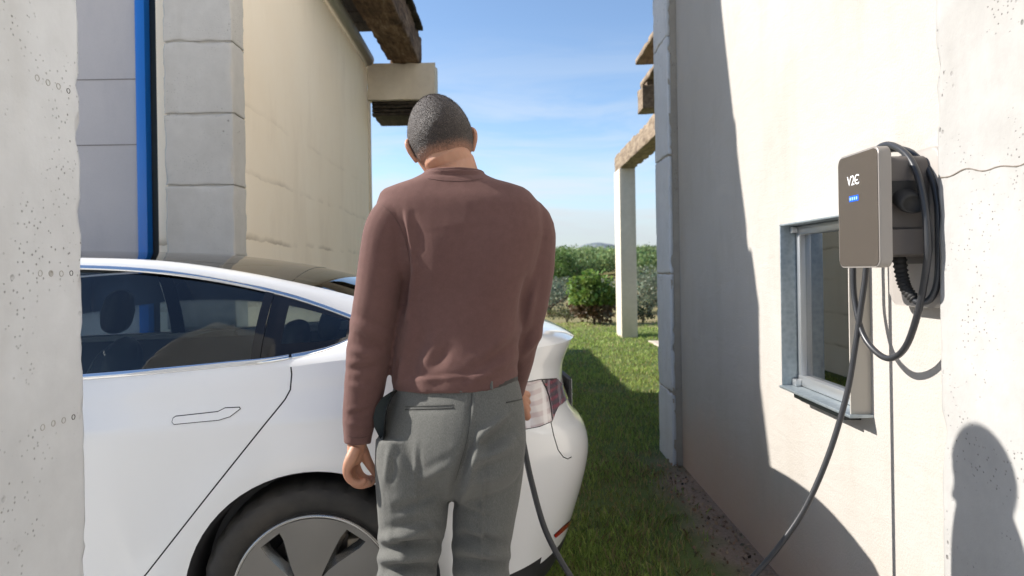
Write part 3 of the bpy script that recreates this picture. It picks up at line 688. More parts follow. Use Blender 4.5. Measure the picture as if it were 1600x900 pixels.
# ---- shoulder, boot deck and bonnet: from the top of the lower skin in to the cabin
def inner(i):
    t = TT[i]; P = TOP[i]
    if t <= 1: s = t; return Vector((-2.62+.0*s, -.76*min(1, s*1.25), .985-.03*min(1, s*1.25))) if P.x < -2.62 else Vector((P.x, float(yB(P.x)), float(zB(P.x))))
    if t <= 2:
        if P.x < -2.62: return Vector((-2.62, -.76, .955))
        return Vector((P.x, float(yB(P.x)), float(zB(P.x))))
    s = t-2; x = XS+(.58-XS)*min(1, s*1.9)
    if s*1.9 < 1: return Vector((x, float(yR(x)), float(zR(x))))
    u = (s-1/1.9)/(1-1/1.9); return Vector((.58+.02*u, -.73*(1-u), 1.062+.020*math.sin(u*math.pi/2)))
nb = bmesh.new(); G = []; NJ = 12
for i in range(len(TT)):
    P, Q = TOP[i], inner(i); r = []
    for j in range(NJ+1):
        s = j/NJ; p = P.lerp(Q, s); d = (Q-P).length
        p.z += .16*min(d, .25)*math.sin(s*math.pi)**.8*(1 if TT[i] > 1.9 or TT[i] < 1.2 else .5)
        if TT[i] > 2.35 and s > 0: p.z += .012*math.exp(-(s/.12)**2)*0
        r.append(nb.verts.new(p))
    G.append(r)
for i in range(len(TT)-1):
    for j in range(NJ): nb.faces.new((G[i][j], G[i+1][j], G[i+1][j+1], G[i][j+1]))
mirrored(nb); fin('boot_and_bonnet', nb, M['paint'], weld=2e-4, angle=60)
# number plate, plate recess and exhaust-free diffuser
box('plate_recess', (.885, -.33, .735), (.899, .33, .865), M['trim_black'], car, bevel=.004)
pl = box('number_plate', (.905, -.262, .745), (.913, .262, .855), plain('plate_white', (.75, .75, .73, 1), .35), car, bevel=.003)
box('plate_frame', (.897, -.285, .735), (.906, .285, .865), M['trim_black'], car, bevel=.002)
# wheel housings
for xw in (0.0, -2.875):
    for sd_ in (-1, 1):
        nb = bmesh.new(); prof = [(ARCH_R+.004, 0), (ARCH_R-.012, .012), (ARCH_R-.014, .25), (ARCH_R-.03, .34), (0.05, .34)]
        lathe(nb, prof, (xw, sd_*.899, .342), (0, -sd_, 0), (1, 0, 0), 48)
        bmesh.ops.delete(nb, geom=[v for v in nb.verts if v.co.z < .16], context='VERTS')
        o = bm_obj('wheel_housing', nb, M['trim_black'], car, smooth=True)
# ---- wheels
def tyre_bm():
    nb = bmesh.new(); R0 = .336
    prof = [(.236, .0), (.244, -.004), (.252, .0), (.262, .008), (.285, .0135), (.300, .0125), (.314, .006), (.324, -.006), (.331, -.020), (.334, -.034), (R0, -.06), (R0+.001, -.117), (R0, -.175), (.331, -.215), (.30, -.24), (.236, -.23)]
    seg = 120; ax = Vector((0, -1, 0)); rings = []
    for k in range(seg):
        a = 2*math.pi*k/seg; d = Vector((math.cos(a), 0, math.sin(a))); groove = (k % 4 == 0); r_ = []
        for i, (r, h) in enumerate(prof):
            rr = r-(.0055 if groove and 7 <= i <= 9 else 0)
            if i in (10, 11) and groove: rr -= .004
            r_.append(nb.verts.new(d*rr+ax*h))
        rings.append(r_)
    for k in range(seg):
        A_, B_ = rings[k], rings[(k+1) % seg]
        for i in range(len(prof)-1): nb.faces.new((A_[i], B_[i], B_[i+1], A_[i+1]))
    return nb
def cover_bm():
    """five broad flat blades with tapered slots between them"""
    nb = bmesh.new(); n = 5; rad_ = [.058, .085, .12, .155, .19, .216, .232]; edge = nb.faces.layers.int.new('edge')
    dish = lambda r: .012-.10*max(0, (r-.20))**1.3-.05*max(0, .10-r)
    for s in range(n):
        c = rad(58+72*s); half_w = [rad(x) for x in (3, 8, 10.5, 10.5, 10.0, 9.0)]
        def ang(i, side):       # slot edges: left and right of slot centre c, skewed
            w = [1.5, 4.2, 7.0, 9.0, 10.0, 9.0][min(i, 5)]; return c+rad(side*w+[10, 6, 2, -1, -3, -4][min(i, 5)])
        # blade between slot s (right edge) and slot s+1 (left edge)
        rows = []
        for i, r in enumerate(rad_):
            a0 = ang(i, 1) if i < 6 else c-rad(4); a1 = (ang(i, -1) if i < 6 else c-rad(4))+rad(72)
            rows.append([nb.verts.new(Vector((math.cos(a0+(a1-a0)*j/8)*r, -dish(r)-.004*math.sin(math.pi*j/8), math.sin(a0+(a1-a0)*j/8)*r))) for j in range(9)])
        for i in range(len(rows)-1):
            for j in range(8): nb.faces.new((rows[i][j], rows[i][j+1], rows[i+1][j+1], rows[i+1][j]))
        # slot flanks
        for col_, sg in ((0, -1), (8, 1)):
            prev = None
            for i in range(6):
                v = rows[i][col_]; t_ = Vector((-v.co.z, 0, v.co.x)).normalized()*(.016*sg*(-1 if False else 1)); lo_ = nb.verts.new(v.co+t_*(.9 if i else .2)+Vector((0, .034, 0)))
                if prev: 
                    f = nb.faces.new((prev[0], v, lo_, prev[1])); f[edge] = 1
                prev = (v, lo_)
        # rim bridge over the slot's outer end
        a0, a1 = ang(5, -1), ang(5, 1); q0 = rows[5][0]; 
        r5, r6 = rad_[5], rad_[6]
        vs = [nb.verts.new(Vector((math.cos(a)*r, -dish(r), math.sin(a)*r))) for r, a in ((r5, a0), (r5, a1), (r6, c-rad(4)+1e-4), (r6, c-rad(4)-1e-4))]
        nb.faces.new(vs)
    hub = [nb.verts.new(Vector((math.cos(a)*.0605, -.0065, math.sin(a)*.0605))) for a in np.linspace(0, 2*math.pi, 40, endpoint=False)]; hc = nb.verts.new((0, -.016, 0))
    for i in range(40): nb.faces.new((hub[i], hub[(i+1) % 40], hc))
    for f in nb.faces: f.material_index = f[edge]
    return nb
_t = tyre_bm(); _t_me = bpy.data.meshes.new('tyre'); bmesh.ops.recalc_face_normals(_t, faces=_t.faces[:]); _t.to_mesh(_t_me); _t.free(); _t_me.materials.append(M['tyre']); _t_me.polygons.foreach_set('use_smooth', [True]*len(_t_me.polygons)); _t_me.set_sharp_from_angle(angle=rad(28))
_c = cover_bm(); _c_me = bpy.data.meshes.new('wheel_cover'); bmesh.ops.recalc_face_normals(_c, faces=_c.faces[:]); _c.to_mesh(_c_me); _c.free(); _c_me.materials.append(M['wheel_grey']); _c_me.materials.append(M['wheel_edge']); _c_me.polygons.foreach_set('use_smooth', [True]*len(_c_me.polygons)); _c_me.set_sharp_from_angle(angle=rad(25))
nb = bmesh.new(); lathe(nb, [(.229, .006), (.232, .0125), (.238, .014), (.242, .010), (.243, .0), (.236, -.06), (.215, -.2)], (0, 0, 0), (0, -1, 0), (1, 0, 0), 96); _r_me = bpy.data.meshes.new('rim'); nb.to_mesh(_r_me); nb.free(); _r_me.materials.append(M['wheel_edge']); _r_me.polygons.foreach_set('use_smooth', [True]*len(_r_me.polygons))
nb = bmesh.new(); lathe(nb, [(.001, -.075), (.17, -.075), (.17, -.10), (.06, -.10)], (0, 0, 0), (0, -1, 0), (1, 0, 0), 64); _d_me = bpy.data.meshes.new('brake_disc'); nb.to_mesh(_d_me); nb.free(); _d_me.materials.append(plain('brake_disc', (.10, .09, .08, 1), .4, .8))
_b_me = None
wh_dark = plain('wheel_well_dark', (.012, .012, .012, 1), .8)
for xw in (0.0, -2.875):
    for sd_ in (-1, 1):
        we = bpy.data.objects.new('wheel', _t_me); COL.objects.link(we); we.parent = car; we.location = (xw, sd_*.893, .338)
        if sd_ == 1: we.rotation_euler = (0, 0, math.pi)
        for nm, me in (('rim', _r_me), ('wheel_cover', _c_me), ('brake_disc', _d_me)):
            c = bpy.data.objects.new(nm, me); COL.objects.link(c); c.parent = we
        bxm = box('brake_caliper', (.09, .03, .03), (.16, .09, .15), plain('caliper', (.30, .24, .17, 1), .5, .4) if _b_me is None else _b_me, we, bevel=.012); _b_me = bxm.data.materials[0]
# ---- door handle
hp = [(-.392, .8745), (-.386, .869), (-.262, .876), (-.232, .884), (-.206, .9035), (-.208, .907), (-.248, .9065), (-.268, .897), (-.385, .8885), (-.391, .884)]
def skin_y(x, z):
    best = None
    lo_k, hi_k = 0, NK-1
    for _ in range(40):
        m_ = (lo_k+hi_k)/2; p = body_pt(1+(x-XF)/(XS-XF), m_)
        if p.z < z: lo_k = m_
        else: hi_k = m_
    return p.y
def plate_on_side(nm, poly, proud, thick, mat, par):
    nb = bmesh.new(); a = [nb.verts.new((x, skin_y(x, z)-proud, z)) for x, z in poly]; b = [nb.verts.new((x, skin_y(x, z)-proud+thick, z)) for x, z in poly]; n_ = len(poly)
    nb.faces.new(a)
    for i in range(n_): nb.faces.new((a[i], a[(i+1) % n_], b[(i+1) % n_], b[i]))
    o = bm_obj(nm, nb, mat, par); return o
plate_on_side('handle_recess', grow(hp, .0022), .0012, .004, M['gap'], door_rl); plate_on_side('door_handle', hp, .0035, .005, M['paint'], door_rl)
flip_copy([o for o in door_rl.children if o.name.startswith('door_handle')][0], parent=door_rr)
# ---- cabin: tub, seats
nb = bmesh.new()
pr = [(-2.5, .30), (-2.5, .93), (-1.6, .955), (-.6, .975), (.1, 1.01), (.45, 1.04)]
for y in (-.79, .79):
    vs = [nb.verts.new((x, y*(1 if x < 0 else .9), z)) for x, z in [(-2.5, .3)]+pr[1:]+[(.45, .3)]]; nb.faces.new(vs)
for (x0, z0), (x1, z1) in (((-2.5, .3), (.45, .3)),): nb.faces.new([nb.verts.new(p) for p in ((x0, -.79, z0), (x1, -.79, z1), (x1, .79, z1), (x0, .79, z0))])
bm_obj('cabin_lining', nb, M['liner'], car)
box('parcel_shelf', (.02, -.70, 1.0), (.50, .70, 1.02), M['liner'], car, bevel=.01); box('dashboard', (-2.45, -.76, .6), (-2.05, .76, .93), M['liner'], car, bevel=.05)
def soft(nm, lo, hi, mat, par, lean=0.0, taper=.0):
    nb = bmesh.new(); vs = add_box(nb, lo, hi); bmesh.ops.subdivide_edges(nb, edges=nb.edges[:], cuts=1)
    for v in nb.verts:
        f = (v.co.z-lo[2])/(hi[2]-lo[2]); v.co.x += lean*f; cy = (lo[1]+hi[1])/2; v.co.y = cy+(v.co.y-cy)*(1-taper*f)
    o = bm_obj(nm, nb, mat, par, smooth=True); md = o.modifiers.new('s', 'SUBSURF'); md.levels = md.render_levels = 3; return o
def seat(x, y, wdt, zt, hr, nm='seat'):
    e = soft(nm, (x-.02, y-wdt/2, .42), (x+.16, y+wdt/2, zt), M['seat'], car, .16, .22)
    soft('seat_panel', (x-.035, y-wdt*.28, .5), (x+.02, y+wdt*.28, zt-.06), M['seat_light'], e, .15, .15)
    soft('cushion', (x-.50, y-wdt/2, .32), (x+.06, y+wdt/2, .52), M['seat'], e); soft('headrest', (x+.12, y-.14, zt-.03), (x+.23, y+.14, zt+hr), M['seat'], e, .03, .2)
seat(-1.30, -.37, .52, 1.05, .20, 'seat'); seat(-1.30, .37, .52, 1.05, .20, 'seat')
for y in (-.40, .40): seat(-.34, y, .56, .99, .15, 'seat')
soft('seat', (-.36, -.13, .42), (-.18, .13, .97), M['seat'], car, .16)
# charge flap and socket behind the lamp's outer end, where the plug goes in
# ================================================================== PERSON
def im(px, py, D):
    """world point at a measured spot of the scene and distance D from the camera"""
    u, v = (px-800)/FPX, (422-py)/FPX; return Vector((u*CT+v*ST, 1, -u*ST+v*CT))*D+Vector((0, 0, CAM_H))
def im2(V):
    dz = V[:, 2]-CAM_H; return np.stack([800+FPX*(V[:, 0]*CT-dz*ST)/V[:, 1], 422-FPX*(V[:, 0]*ST+dz*CT)/V[:, 1]], 1)
def knit():
    t = NT('knit_wool'); a = t.noise(5, 4); w = t.n('ShaderNodeTexWave', wave_type='BANDS', bands_direction='X', Scale=190.0, Distortion=.6, Detail=1.0); t.set(w.inputs['Vector'], t.co())
    w2 = t.n('ShaderNodeTexWave', wave_type='BANDS', bands_direction='Z', Scale=170.0, Distortion=.4); t.set(w2.inputs['Vector'], t.co())
    fz = t.noise(420, 3, .7); mt_ = t.noise(55, 4, .65); col = t.mix(t.rng(a, .3, .7), (.122, .063, .055, 1), (.141, .075, .065, 1)); col = t.mix(t.rng(fz, .4, .75, 0, .35), col, (.17, .10, .088, 1)); col = t.mix(t.rng(mt_, .35, .7, .0, .30), col, (.085, .045, .038, 1))
    h = t.math('ADD', t.math('MULTIPLY', w.outputs['Fac'], w2.outputs['Fac']), t.math('MULTIPLY', fz, .7))
    return t.P(Base_Color=col, Roughness=.9, Normal=t.bump(h, .28, .0012), Sheen_Weight=.22, Sheen_Roughness=.5, Sheen_Tint=(.7, .5, .46, 1), Specular_IOR_Level=.15)
def twill():
    t = NT('grey_wool_twill'); a = t.noise(700, 2, .6, t.co(scale=(1, 1, .22))); b = t.noise(700, 2, .6, t.co(scale=(.25, .25, 1))); c = t.noise(4, 4)
    col = t.mix(t.rng(a, .35, .65), (.100, .100, .091, 1), (.150, .149, .137, 1)); col = t.mix(t.rng(b, .4, .7, 0, .45), col, (.09, .09, .08, 1))
    return t.P(Base_Color=col, Roughness=.85, Normal=t.bump(t.math('ADD', a, b), .15, .001), Sheen_Weight=.1, Specular_IOR_Level=.15)
def skin():
    t = NT('skin'); a = t.noise(18, 4, .6); b = t.noise(240, 3, .6)
    col = t.mix(t.rng(a, .35, .68), (.46, .245, .155, 1), (.40, .19, .118, 1)); 
    return t.P(Base_Color=col, Roughness=.5, Subsurface_Weight=.18, Subsurface_Radius=(.012, .004, .002), Subsurface_Scale=1.0, Normal=t.bump(b, .12, .001), Specular_IOR_Level=.4)
def hairm():
    t = NT('cropped_hair'); a = t.noise(320, 3, .7); b = t.voro(420); c = t.noise(9, 3)
    col = t.mix(t.rng(a, .45, .7), (.030, .022, .018, 1), (.105, .08, .065, 1)); col = t.mix(t.rng(b, .0, .2, .35, 0), col, (.24, .20, .17, 1))
    at = t.n('ShaderNodeAttribute'); at.attribute_name = 'tint'; gr_ = t.rng(t.noise(420, 3, .7), .30, .72)
    e_ = t.n('ShaderNodeSeparateColor'); t.set(e_.inputs[0], at.outputs['Color']); fac = t.rng(t.math('SUBTRACT', t.math('MULTIPLY', e_.outputs[0], 1.5), t.math('MULTIPLY', gr_, .55)), 0, .62)
    col = t.mix(fac, (.40, .205, .13, 1), col)
    return t.P(Base_Color=col, Roughness=.55, Normal=t.bump(t.math('ADD', a, b), .7, .003))
M['knit'] = knit(); M['twill'] = twill(); M['skin'] = skin(); M['hair'] = hairm()
M['strand'] = plain('hair_strand', (.055, .042, .034, 1), .45)
M['leather'] = plain('dark_leather', (.02, .016, .013, 1), .4)
def loft(bm, rings):
    G = [[bm.verts.new(p) for p in r] for r in rings]; n = len(G[0])
    for i in range(len(G)-1):
        for k in range(n): bm.faces.new((G[i][k], G[i][(k+1) % n], G[i+1][(k+1) % n], G[i+1][k]))
    bm.faces.new(G[0][::-1]); bm.faces.new(G[-1])
def body_rings(rows, tilt=None, n=40, ex=2.3, step=4, yaw=lambda y: 0):
    """rows: (py, px left, px right, D centre, half depth front, half depth back)"""
    R_ = np.array(rows, float); f = [cr(R_[:, 0], R_[:, i]) for i in range(1, 6)]; out = []
    for y in np.linspace(R_[0, 0], R_[-1, 0], len(rows)*step):
        l, r, D, tf, tb = [float(q(y)) for q in f]; ring = []; a_ = (r-l)/2*D/FPX; ps = rad(yaw(y)); cps, sps = math.cos(ps), math.sin(ps); raw = []
        for k in range(n):
            a = 2*math.pi*k/n; c, s = math.cos(a), math.sin(a); e = 2/ex
            cx = math.copysign(abs(c)**e, c); sy = math.copysign(abs(s)**e, s); bb = (tf if sy > 0 else tb)*sy; raw.append((a_*cx*cps+bb*sps, -a_*cx*sps+bb*cps))
        x0 = min(q[0] for q in raw); x1 = max(q[0] for q in raw)
        for (qx, qy) in raw:
            px = l+(r-l)*(qx-x0)/(x1-x0); py = y+(tilt(y, px) if tilt else 0); ring.append(im(px, py, D)+Vector((0, qy, 0)))
        out.append(ring)
    return out
def limb(bm, pts, k=6, seg=20, flat=1.0):
    """pts: (px, py, D, radius)"""
    P = smooth_path([list(im(a, b, c))+[r] for a, b, c, r in pts], k); tube(bm, [Vector(p[:3]) for p in P], [p[3] for p in P], seg)
def remesh(bm, vox, smooth_it=6, fac=.5):
    me = bpy.data.meshes.new('tmp'); bmesh.ops.recalc_face_normals(bm, faces=bm.faces[:]); bm.to_mesh(me); bm.free(); o = bpy.data.objects.new('tmp', me); COL.objects.link(o)
    m = o.modifiers.new('r', 'REMESH'); m.mode = 'VOXEL'; m.voxel_size = vox; m.use_smooth_shade = True
    s_ = o.modifiers.new('s', 'SMOOTH'); s_.factor = fac; s_.iterations = smooth_it
    dg = bpy.context.evaluated_depsgraph_get(); ev = o.evaluated_get(dg); new = bpy.data.meshes.new_from_object(ev, depsgraph=dg); bpy.data.objects.remove(o); bpy.data.meshes.remove(me)
    return new
FOLD = 1.6
def fold(me, strokes, face=-1, noise_amp=0, noise_s=8, gain=1.0):
    """press folds and ridges into cloth: strokes (x0, y0, x1, y1, width, amplitude) measured on the side that faces the viewer"""
    n = len(me.vertices); V = np.empty(n*3, np.float32); me.vertices.foreach_get('co', V); V = V.reshape(-1, 3).astype(float); N = np.empty(n*3, np.float32); me.vertex_normals.foreach_get('vector', N); N = N.reshape(-1, 3)
    Q = im2(V); vis = np.clip((-N[:, 1]+.25)/.5, 0, 1); d = np.zeros(n)
    for x0, y0, x1, y1, w, a in strokes:
        ab = np.array([x1-x0, y1-y0], float); L2 = ab@ab; t = np.clip(((Q-[x0, y0])@ab)/L2, 0, 1); pr = np.array([x0, y0])+t[:, None]*ab; dist = np.hypot(*(Q-pr).T)
        taper = np.sin(np.pi*np.clip(t, .04, .96))**.6; sgn = ((Q[:, 0]-x0)*ab[1]-(Q[:, 1]-y0)*ab[0])/math.sqrt(L2); sd2 = np.where((t > .02) & (t < .98), np.abs(sgn-1.5*w), dist+w); d += gain*FOLD*a*taper*(np.exp(-(dist/w)**2)-.55*np.exp(-(sd2/w)**2))*vis
    V2 = V+N*d[:, None]
    if noise_amp:
        for i in range(n): V2[i] += N[i]*noise_amp*mnoise.noise(Vector((V[i][0]*noise_s, V[i][1]*noise_s, V[i][2]*noise_s*.6)))
    me.vertices.foreach_set('co', V2.astype(np.float32).ravel()); me.update()
MD = 1.75
per = empty('person', im(715, 1180, MD), 'man in brown crew neck sweater and grey trousers standing with his back to us', 'person'); per.location.z = 0
# ---- sweater
tl = lambda y, px: (-(px-710)*.081)*min(1, max(0, (y-430)/150))
bm = bmesh.new()
loft(bm, body_rings([(269, 668, 754, 1.765, .070, .074), (275, 658, 762, 1.765, .075, .079), (283, 640, 780, 1.76, .083, .085), (292, 607, 811, 1.755, .092, .088), (312, 590, 836, 1.75, .108, .104), (345, 588, 850, 1.75, .124, .118), (400, 606, 846, 1.75, .134, .126), (450, 627, 832, 1.75, .130, .122), (500, 618, 817, 1.75, .122, .112), (545, 612, 810, 1.75, .117, .109), (572, 610, 809, 1.75, .118, .114), (593, 609, 809, 1.75, .117, .114), (602, 611, 808, 1.75, .114, .112)], tl, yaw=lambda y: 5+27*min(1, max(0, (y-300)/280))))
limb(bm, [(636, 322, 1.745, .056), (613, 354, 1.735, .066), (601, 400, 1.735, .064), (589, 470, 1.74, .060), (576, 550, 1.752, .057), (569, 610, 1.757, .0525), (562, 650, 1.752, .0445), (559, 682, 1.747, .0355), (558.5, 693, 1.745, .034)])
limb(bm, [(784, 334, 1.75, .052), (824, 352, 1.75, .066), (829, 410, 1.755, .064), (821, 470, 1.765, .060), (810, 530, 1.80, .056), (803, 575, 1.86, .048), (800, 602, 1.93, .040), (800, 612, 1.955, .036)])
me = remesh(bm, .0052, 5, .5)
fold(me, [(724, 340, 736, 560, 34, -.0022), (655, 360, 672, 470, 40, .003), (790, 360, 776, 470, 40, .003),
          (640, 405, 628, 500, 7, -.010), (826, 430, 812, 520, 7, -.008), (835, 445, 800, 560, 8, .004),
          (642, 500, 624, 596, 9, .0032), (664, 515, 640, 598, 10, -.003), (684, 530, 658, 604, 12, .0032), (634, 470, 652, 550, 10, .003), (624, 560, 616, 600, 4, -.006),
          (820, 500, 735, 575, 11, .0045), (812, 530, 720, 592, 10, -.004), (806, 556, 735, 598, 9, .004), (700, 545, 650, 596, 10, -.003),
          (628, 330, 643, 412, 3.0, -.0035), (634, 330, 650, 400, 7, .003), (642, 395, 650, 420, 5, .004),
          (545, 500, 612, 528, 7, .004), (548, 520, 606, 548, 6, -.0045), (543, 545, 600, 560, 7, .004), (540, 578, 596, 572, 6, -.004), (541, 600, 590, 612, 6, .003), (541, 648, 580, 640, 4, -.003), (541, 660, 578, 668, 5, .003),
          (848, 500, 815, 540, 7, -.004), (846, 520, 812, 560, 7, .004), (668, 272, 750, 272, 2.2, -.002), (664, 268, 756, 268, 3, .0035), (612, 596, 808, 583, 3, .002)], noise_amp=.0022, noise_s=9)
sw_o = link('sweater', me, M['knit'], None, True); U(sw_o, per)
bm = bmesh.new(); cr_ = body_rings([(269, 669, 753, 1.765, .071, .075), (273, 666, 756, 1.765, .073, .077)], tl, step=1, yaw=lambda y: 4)
ring_ = [(a+b)/2 for a, b in zip(cr_[0], cr_[1])]; tube(bm, ring_+[ring_[0], ring_[1]], .0046, 10, cap=False); U(bm_obj('collar', bm, M['knit'], smooth=True), per)
# ---- trousers
def trouser_mesh():
    bm = bmesh.new()
    loft(bm, body_rings([(586, 616, 804, 1.75, .106, .104), (600, 612, 810, 1.75, .110, .107), (622, 604, 816, 1.75, .118, .116), (650, 594, 820, 1.75, .125, .128), (685, 588, 821, 1.75, .126, .137), (715, 590, 817, 1.75, .120, .132), (740, 602, 806, 1.75, .100, .108), (760, 626, 786, 1.75, .074, .078), (778, 660, 752, 1.75, .045, .045)], lambda y, px: -(px-710)*.081*max(0, min(1, (700-y)/100)), ex=2.15, yaw=lambda y: 32*min(1, max(.15, (790-y)/70))))
    limb(bm, [(641, 680, 1.74, .088), (643, 720, 1.735, .0935), (645, 770, 1.735, .0925), (645, 810, 1.735, .088), (640, 860, 1.735, .079), (635, 905, 1.735, .0745), (633, 950, 1.74, .072), (638, 1020, 1.75, .070), (636, 1100, 1.755, .066), (635, 1158, 1.76, .064)], seg=24)
    limb(bm, [(766, 680, 1.765, .088), (764, 720, 1.765, .0915), (760, 770, 1.765, .087), (756, 810, 1.765, .081), (752, 860, 1.765, .076), (752, 905, 1.765, .073), (752, 950, 1.765, .071), (754, 1020, 1.755, .068), (755, 1100, 1.76, .065), (756, 1158, 1.765, .063)], seg=24)
    return remesh(bm, .0054, 6, .5)
me = trouser_mesh()
fold(me, [(738, 600, 728, 700, 3, -.004), (742, 668, 706, 785, 9, -.013), (716, 706, 655, 742, 9, -.004), (722, 700, 640, 760, 12, .004), (742, 702, 805, 662, 9, -.005), (745, 716, 812, 690, 10, .005), (735, 735, 805, 715, 9, -.004), (720, 760, 790, 745, 9, .003),
          (592, 842, 690, 822, 8, .006), (594, 856, 688, 846, 7, -.007), (592, 872, 686, 862, 8, .008), (592, 888, 684, 884, 7, -.007), (596, 905, 686, 896, 8, .006), (608, 800, 690, 780, 10, -.003),
          (706, 836, 795, 850, 8, -.005), (706, 852, 797, 868, 8, .006), (706, 872, 797, 884, 7, -.005), (708, 892, 797, 902, 8, .005), (756, 690, 752, 900, 3, .003), (650, 690, 648, 830, 4, .002),
          (633, 641, 710, 639, 5.0, -.0012), (612, 690, 600, 760, 6, .003), (800, 640, 742, 690, 6, .004), (812, 668, 748, 712, 6, -.004), (600, 700, 680, 770, 8, .003), (690, 770, 620, 800, 6, -.003), (712, 790, 780, 815, 6, -.003), (606, 830, 640, 880, 5, .004), (660, 812, 690, 850, 5, -.004), (730, 820, 770, 860, 5, .004)], noise_amp=.0025, noise_s=8, gain=1.25)
tr_o = link('trousers', me, M['twill'], None, True); U(tr_o, per)
from mathutils.bvhtree import BVHTree
def seam(nm, me, path, r, mat, lift=.0004, rz=None):
    """a stitched line laid on the cloth"""
    bv = BVHTree.FromPolygons([v.co.copy() for v in me.vertices], [tuple(p.vertices) for p in me.polygons]); o = Vector((0, 0, CAM_H)); out = []
    for a, b in smooth_path(path, 6):
        d = (im(a, b, 1.0)-o).normalized(); loc, n_, i_, t_ = bv.ray_cast(o, d)
        if loc is not None: out.append(loc-d*lift)
    if len(out) > 2:
        P = np.array([tuple(q) for q in out]); P[1:-1] = (P[:-2]+P[1:-1]*2+P[2:])/4; bm = bmesh.new(); tube(bm, [Vector(q) for q in P], r, 6); U(bm_obj(nm, bm, mat, smooth=True), per)
M['knit_seam'] = plain('knit_seam', (.095, .050, .042, 1), .95); M['twill_seam'] = plain('twill_seam', (.055, .055, .05, 1), .9)
sm = sw_o.data; tm = tr_o.data
seam('seam', sm, [(597, 320), (612, 334), (626, 356), (635, 382), (640, 408)], .0008, M['knit_seam'])
seam('seam', sm, [(542, 680), (552, 684), (566, 684), (576, 681)], .0008, M['knit_seam']); seam('seam', sm, [(668, 279), (690, 282), (712, 283), (735, 282), (754, 279)], .0007, M['knit_seam'])
seam('seam', tm, [(738, 606), (736, 640), (731, 680), (722, 715), (712, 750)], .0009, M['twill_seam']); seam('pocket_welt', tm, [(633, 640), (660, 639), (690, 638), (709, 637)], .0016, M['twill_seam']); seam('pocket_welt', tm, [(791, 629), (805, 626), (818, 623)], .0016, M['twill_seam'])
seam('pocket_welt', tm, [(633, 635.5), (660, 634.5), (690, 633.5), (709, 632.5)], .0009, M['twill_seam'])
seam('belt_loop', tm, [(720, 600), (720, 606), (720.5, 613)], .0040, M['twill'], .004); seam('belt_loop', tm, [(768, 596), (768, 602), (768.5, 608)], .0040, M['twill'], .004)
# belt and its loops
bm = bmesh.new(); rg = body_rings([(586, 613, 807, 1.75, .1075, .1055), (590, 612, 808, 1.75, .109, .107), (595, 611, 809, 1.75, .110, .108), (599, 611, 809, 1.75, .110, .108)], lambda y, px: -(px-710)*.081, step=2, ex=2.25, yaw=lambda y: 32)
loft(bm, rg); U(bm_obj('belt', bm, M['leather'], smooth=True), per)
# gaping side pocket at the left hip
bm = bmesh.new(); A_ = [im(x, y, d) for x, y, d in ((611, 612, 1.71), (596, 622, 1.712), (587, 636, 1.718), (583, 652, 1.72), (585, 668, 1.72), (592, 682, 1.715), (597, 691, 1.705))]
B_ = [im(x, y, d) for x, y, d in ((612, 613, 1.70), (606, 630, 1.672), (602, 648, 1.664), (600, 662, 1.664), (599, 674, 1.668), (598, 684, 1.68), (598, 692, 1.70))]
va = [bm.verts.new(p) for p in A_]; vb = [bm.verts.new(p) for p in B_]; vc = [bm.verts.new((p+q)/2+Vector((.012, .035, 0))) for p, q in zip(A_, B_)]
for i in range(len(va)-1):
    bm.faces.new((va[i], va[i+1], vc[i+1], vc[i])); bm.faces.new((vc[i], vc[i+1], vb[i+1], vb[i]))
U(bm_obj('pocket_lining', bm, plain('pocket_cloth', (.02, .026, .026, 1), .9), smooth=True), per)
# ---- body: head, neck, trunk, arms and hands in one skin
HC = im(689, 220, 1.785); HR = Matrix.Rotation(rad(12), 4, 'Z') @ Matrix.Rotation(rad(-12), 4, 'Y') @ Matrix.Rotation(rad(-17), 4, 'X')
def head_r(d):
    x, y, z = d; g_ = lambda cx, cz, w: math.exp(-(((x-cx)**2+(z-cz)**2)/w**2)) if y > 0 else 0
    rx, ry, rz = .079, .100, .118; p = Vector((x*rx, y*ry, z*rz))
    if z < 0: p.x *= 1-.20*(-z)**1.2; p.y += .012*(-z) if y > 0 else .030*(-z)**1.3
    if z < -.45 and y > 0: p.y *= 1.06
    p.y += .024*g_(0, -.22, .13)*(1 if z < .1 else .5)+.009*g_(0, -.04, .10)+.010*g_(0, -.56, .20)+.008*g_(0, -.86, .2)-.010*g_(.36, .02, .16)-.010*g_(-.36, .02, .16)+.006*g_(.3, .22, .2)+.006*g_(-.3, .22, .2)
    if y < 0: p.y *= 1+.04*math.exp(-((z-.15)/.4)**2)
    return p
def head_bm(bm):
    nu, nv = 48, 36; G = []
    for j in range(1, nv):
        th = math.pi*j/nv; G.append([bm.verts.new(HC+(HR.to_3x3() @ head_r((math.sin(th)*math.cos(2*math.pi*i/nu), math.sin(th)*math.sin(2*math.pi*i/nu), math.cos(th))))) for i in range(nu)])
    t = bm.verts.new(HC+HR.to_3x3() @ head_r((0, 0, 1))); b = bm.verts.new(HC+HR.to_3x3() @ head_r((0, 0, -1)))
    for j in range(len(G)-1):
        for i in range(nu): bm.faces.new((G[j][i], G[j+1][i], G[j+1][(i+1) % nu], G[j][(i+1) % nu]))
    for i in range(nu): bm.faces.new((t, G[0][i], G[0][(i+1) % nu])); bm.faces.new((b, G[-1][(i+1) % nu], G[-1][i]))
def H(x, y, z): return HC+HR.to_3x3() @ Vector((x, y, z))
bm = bmesh.new(); head_bm(bm)
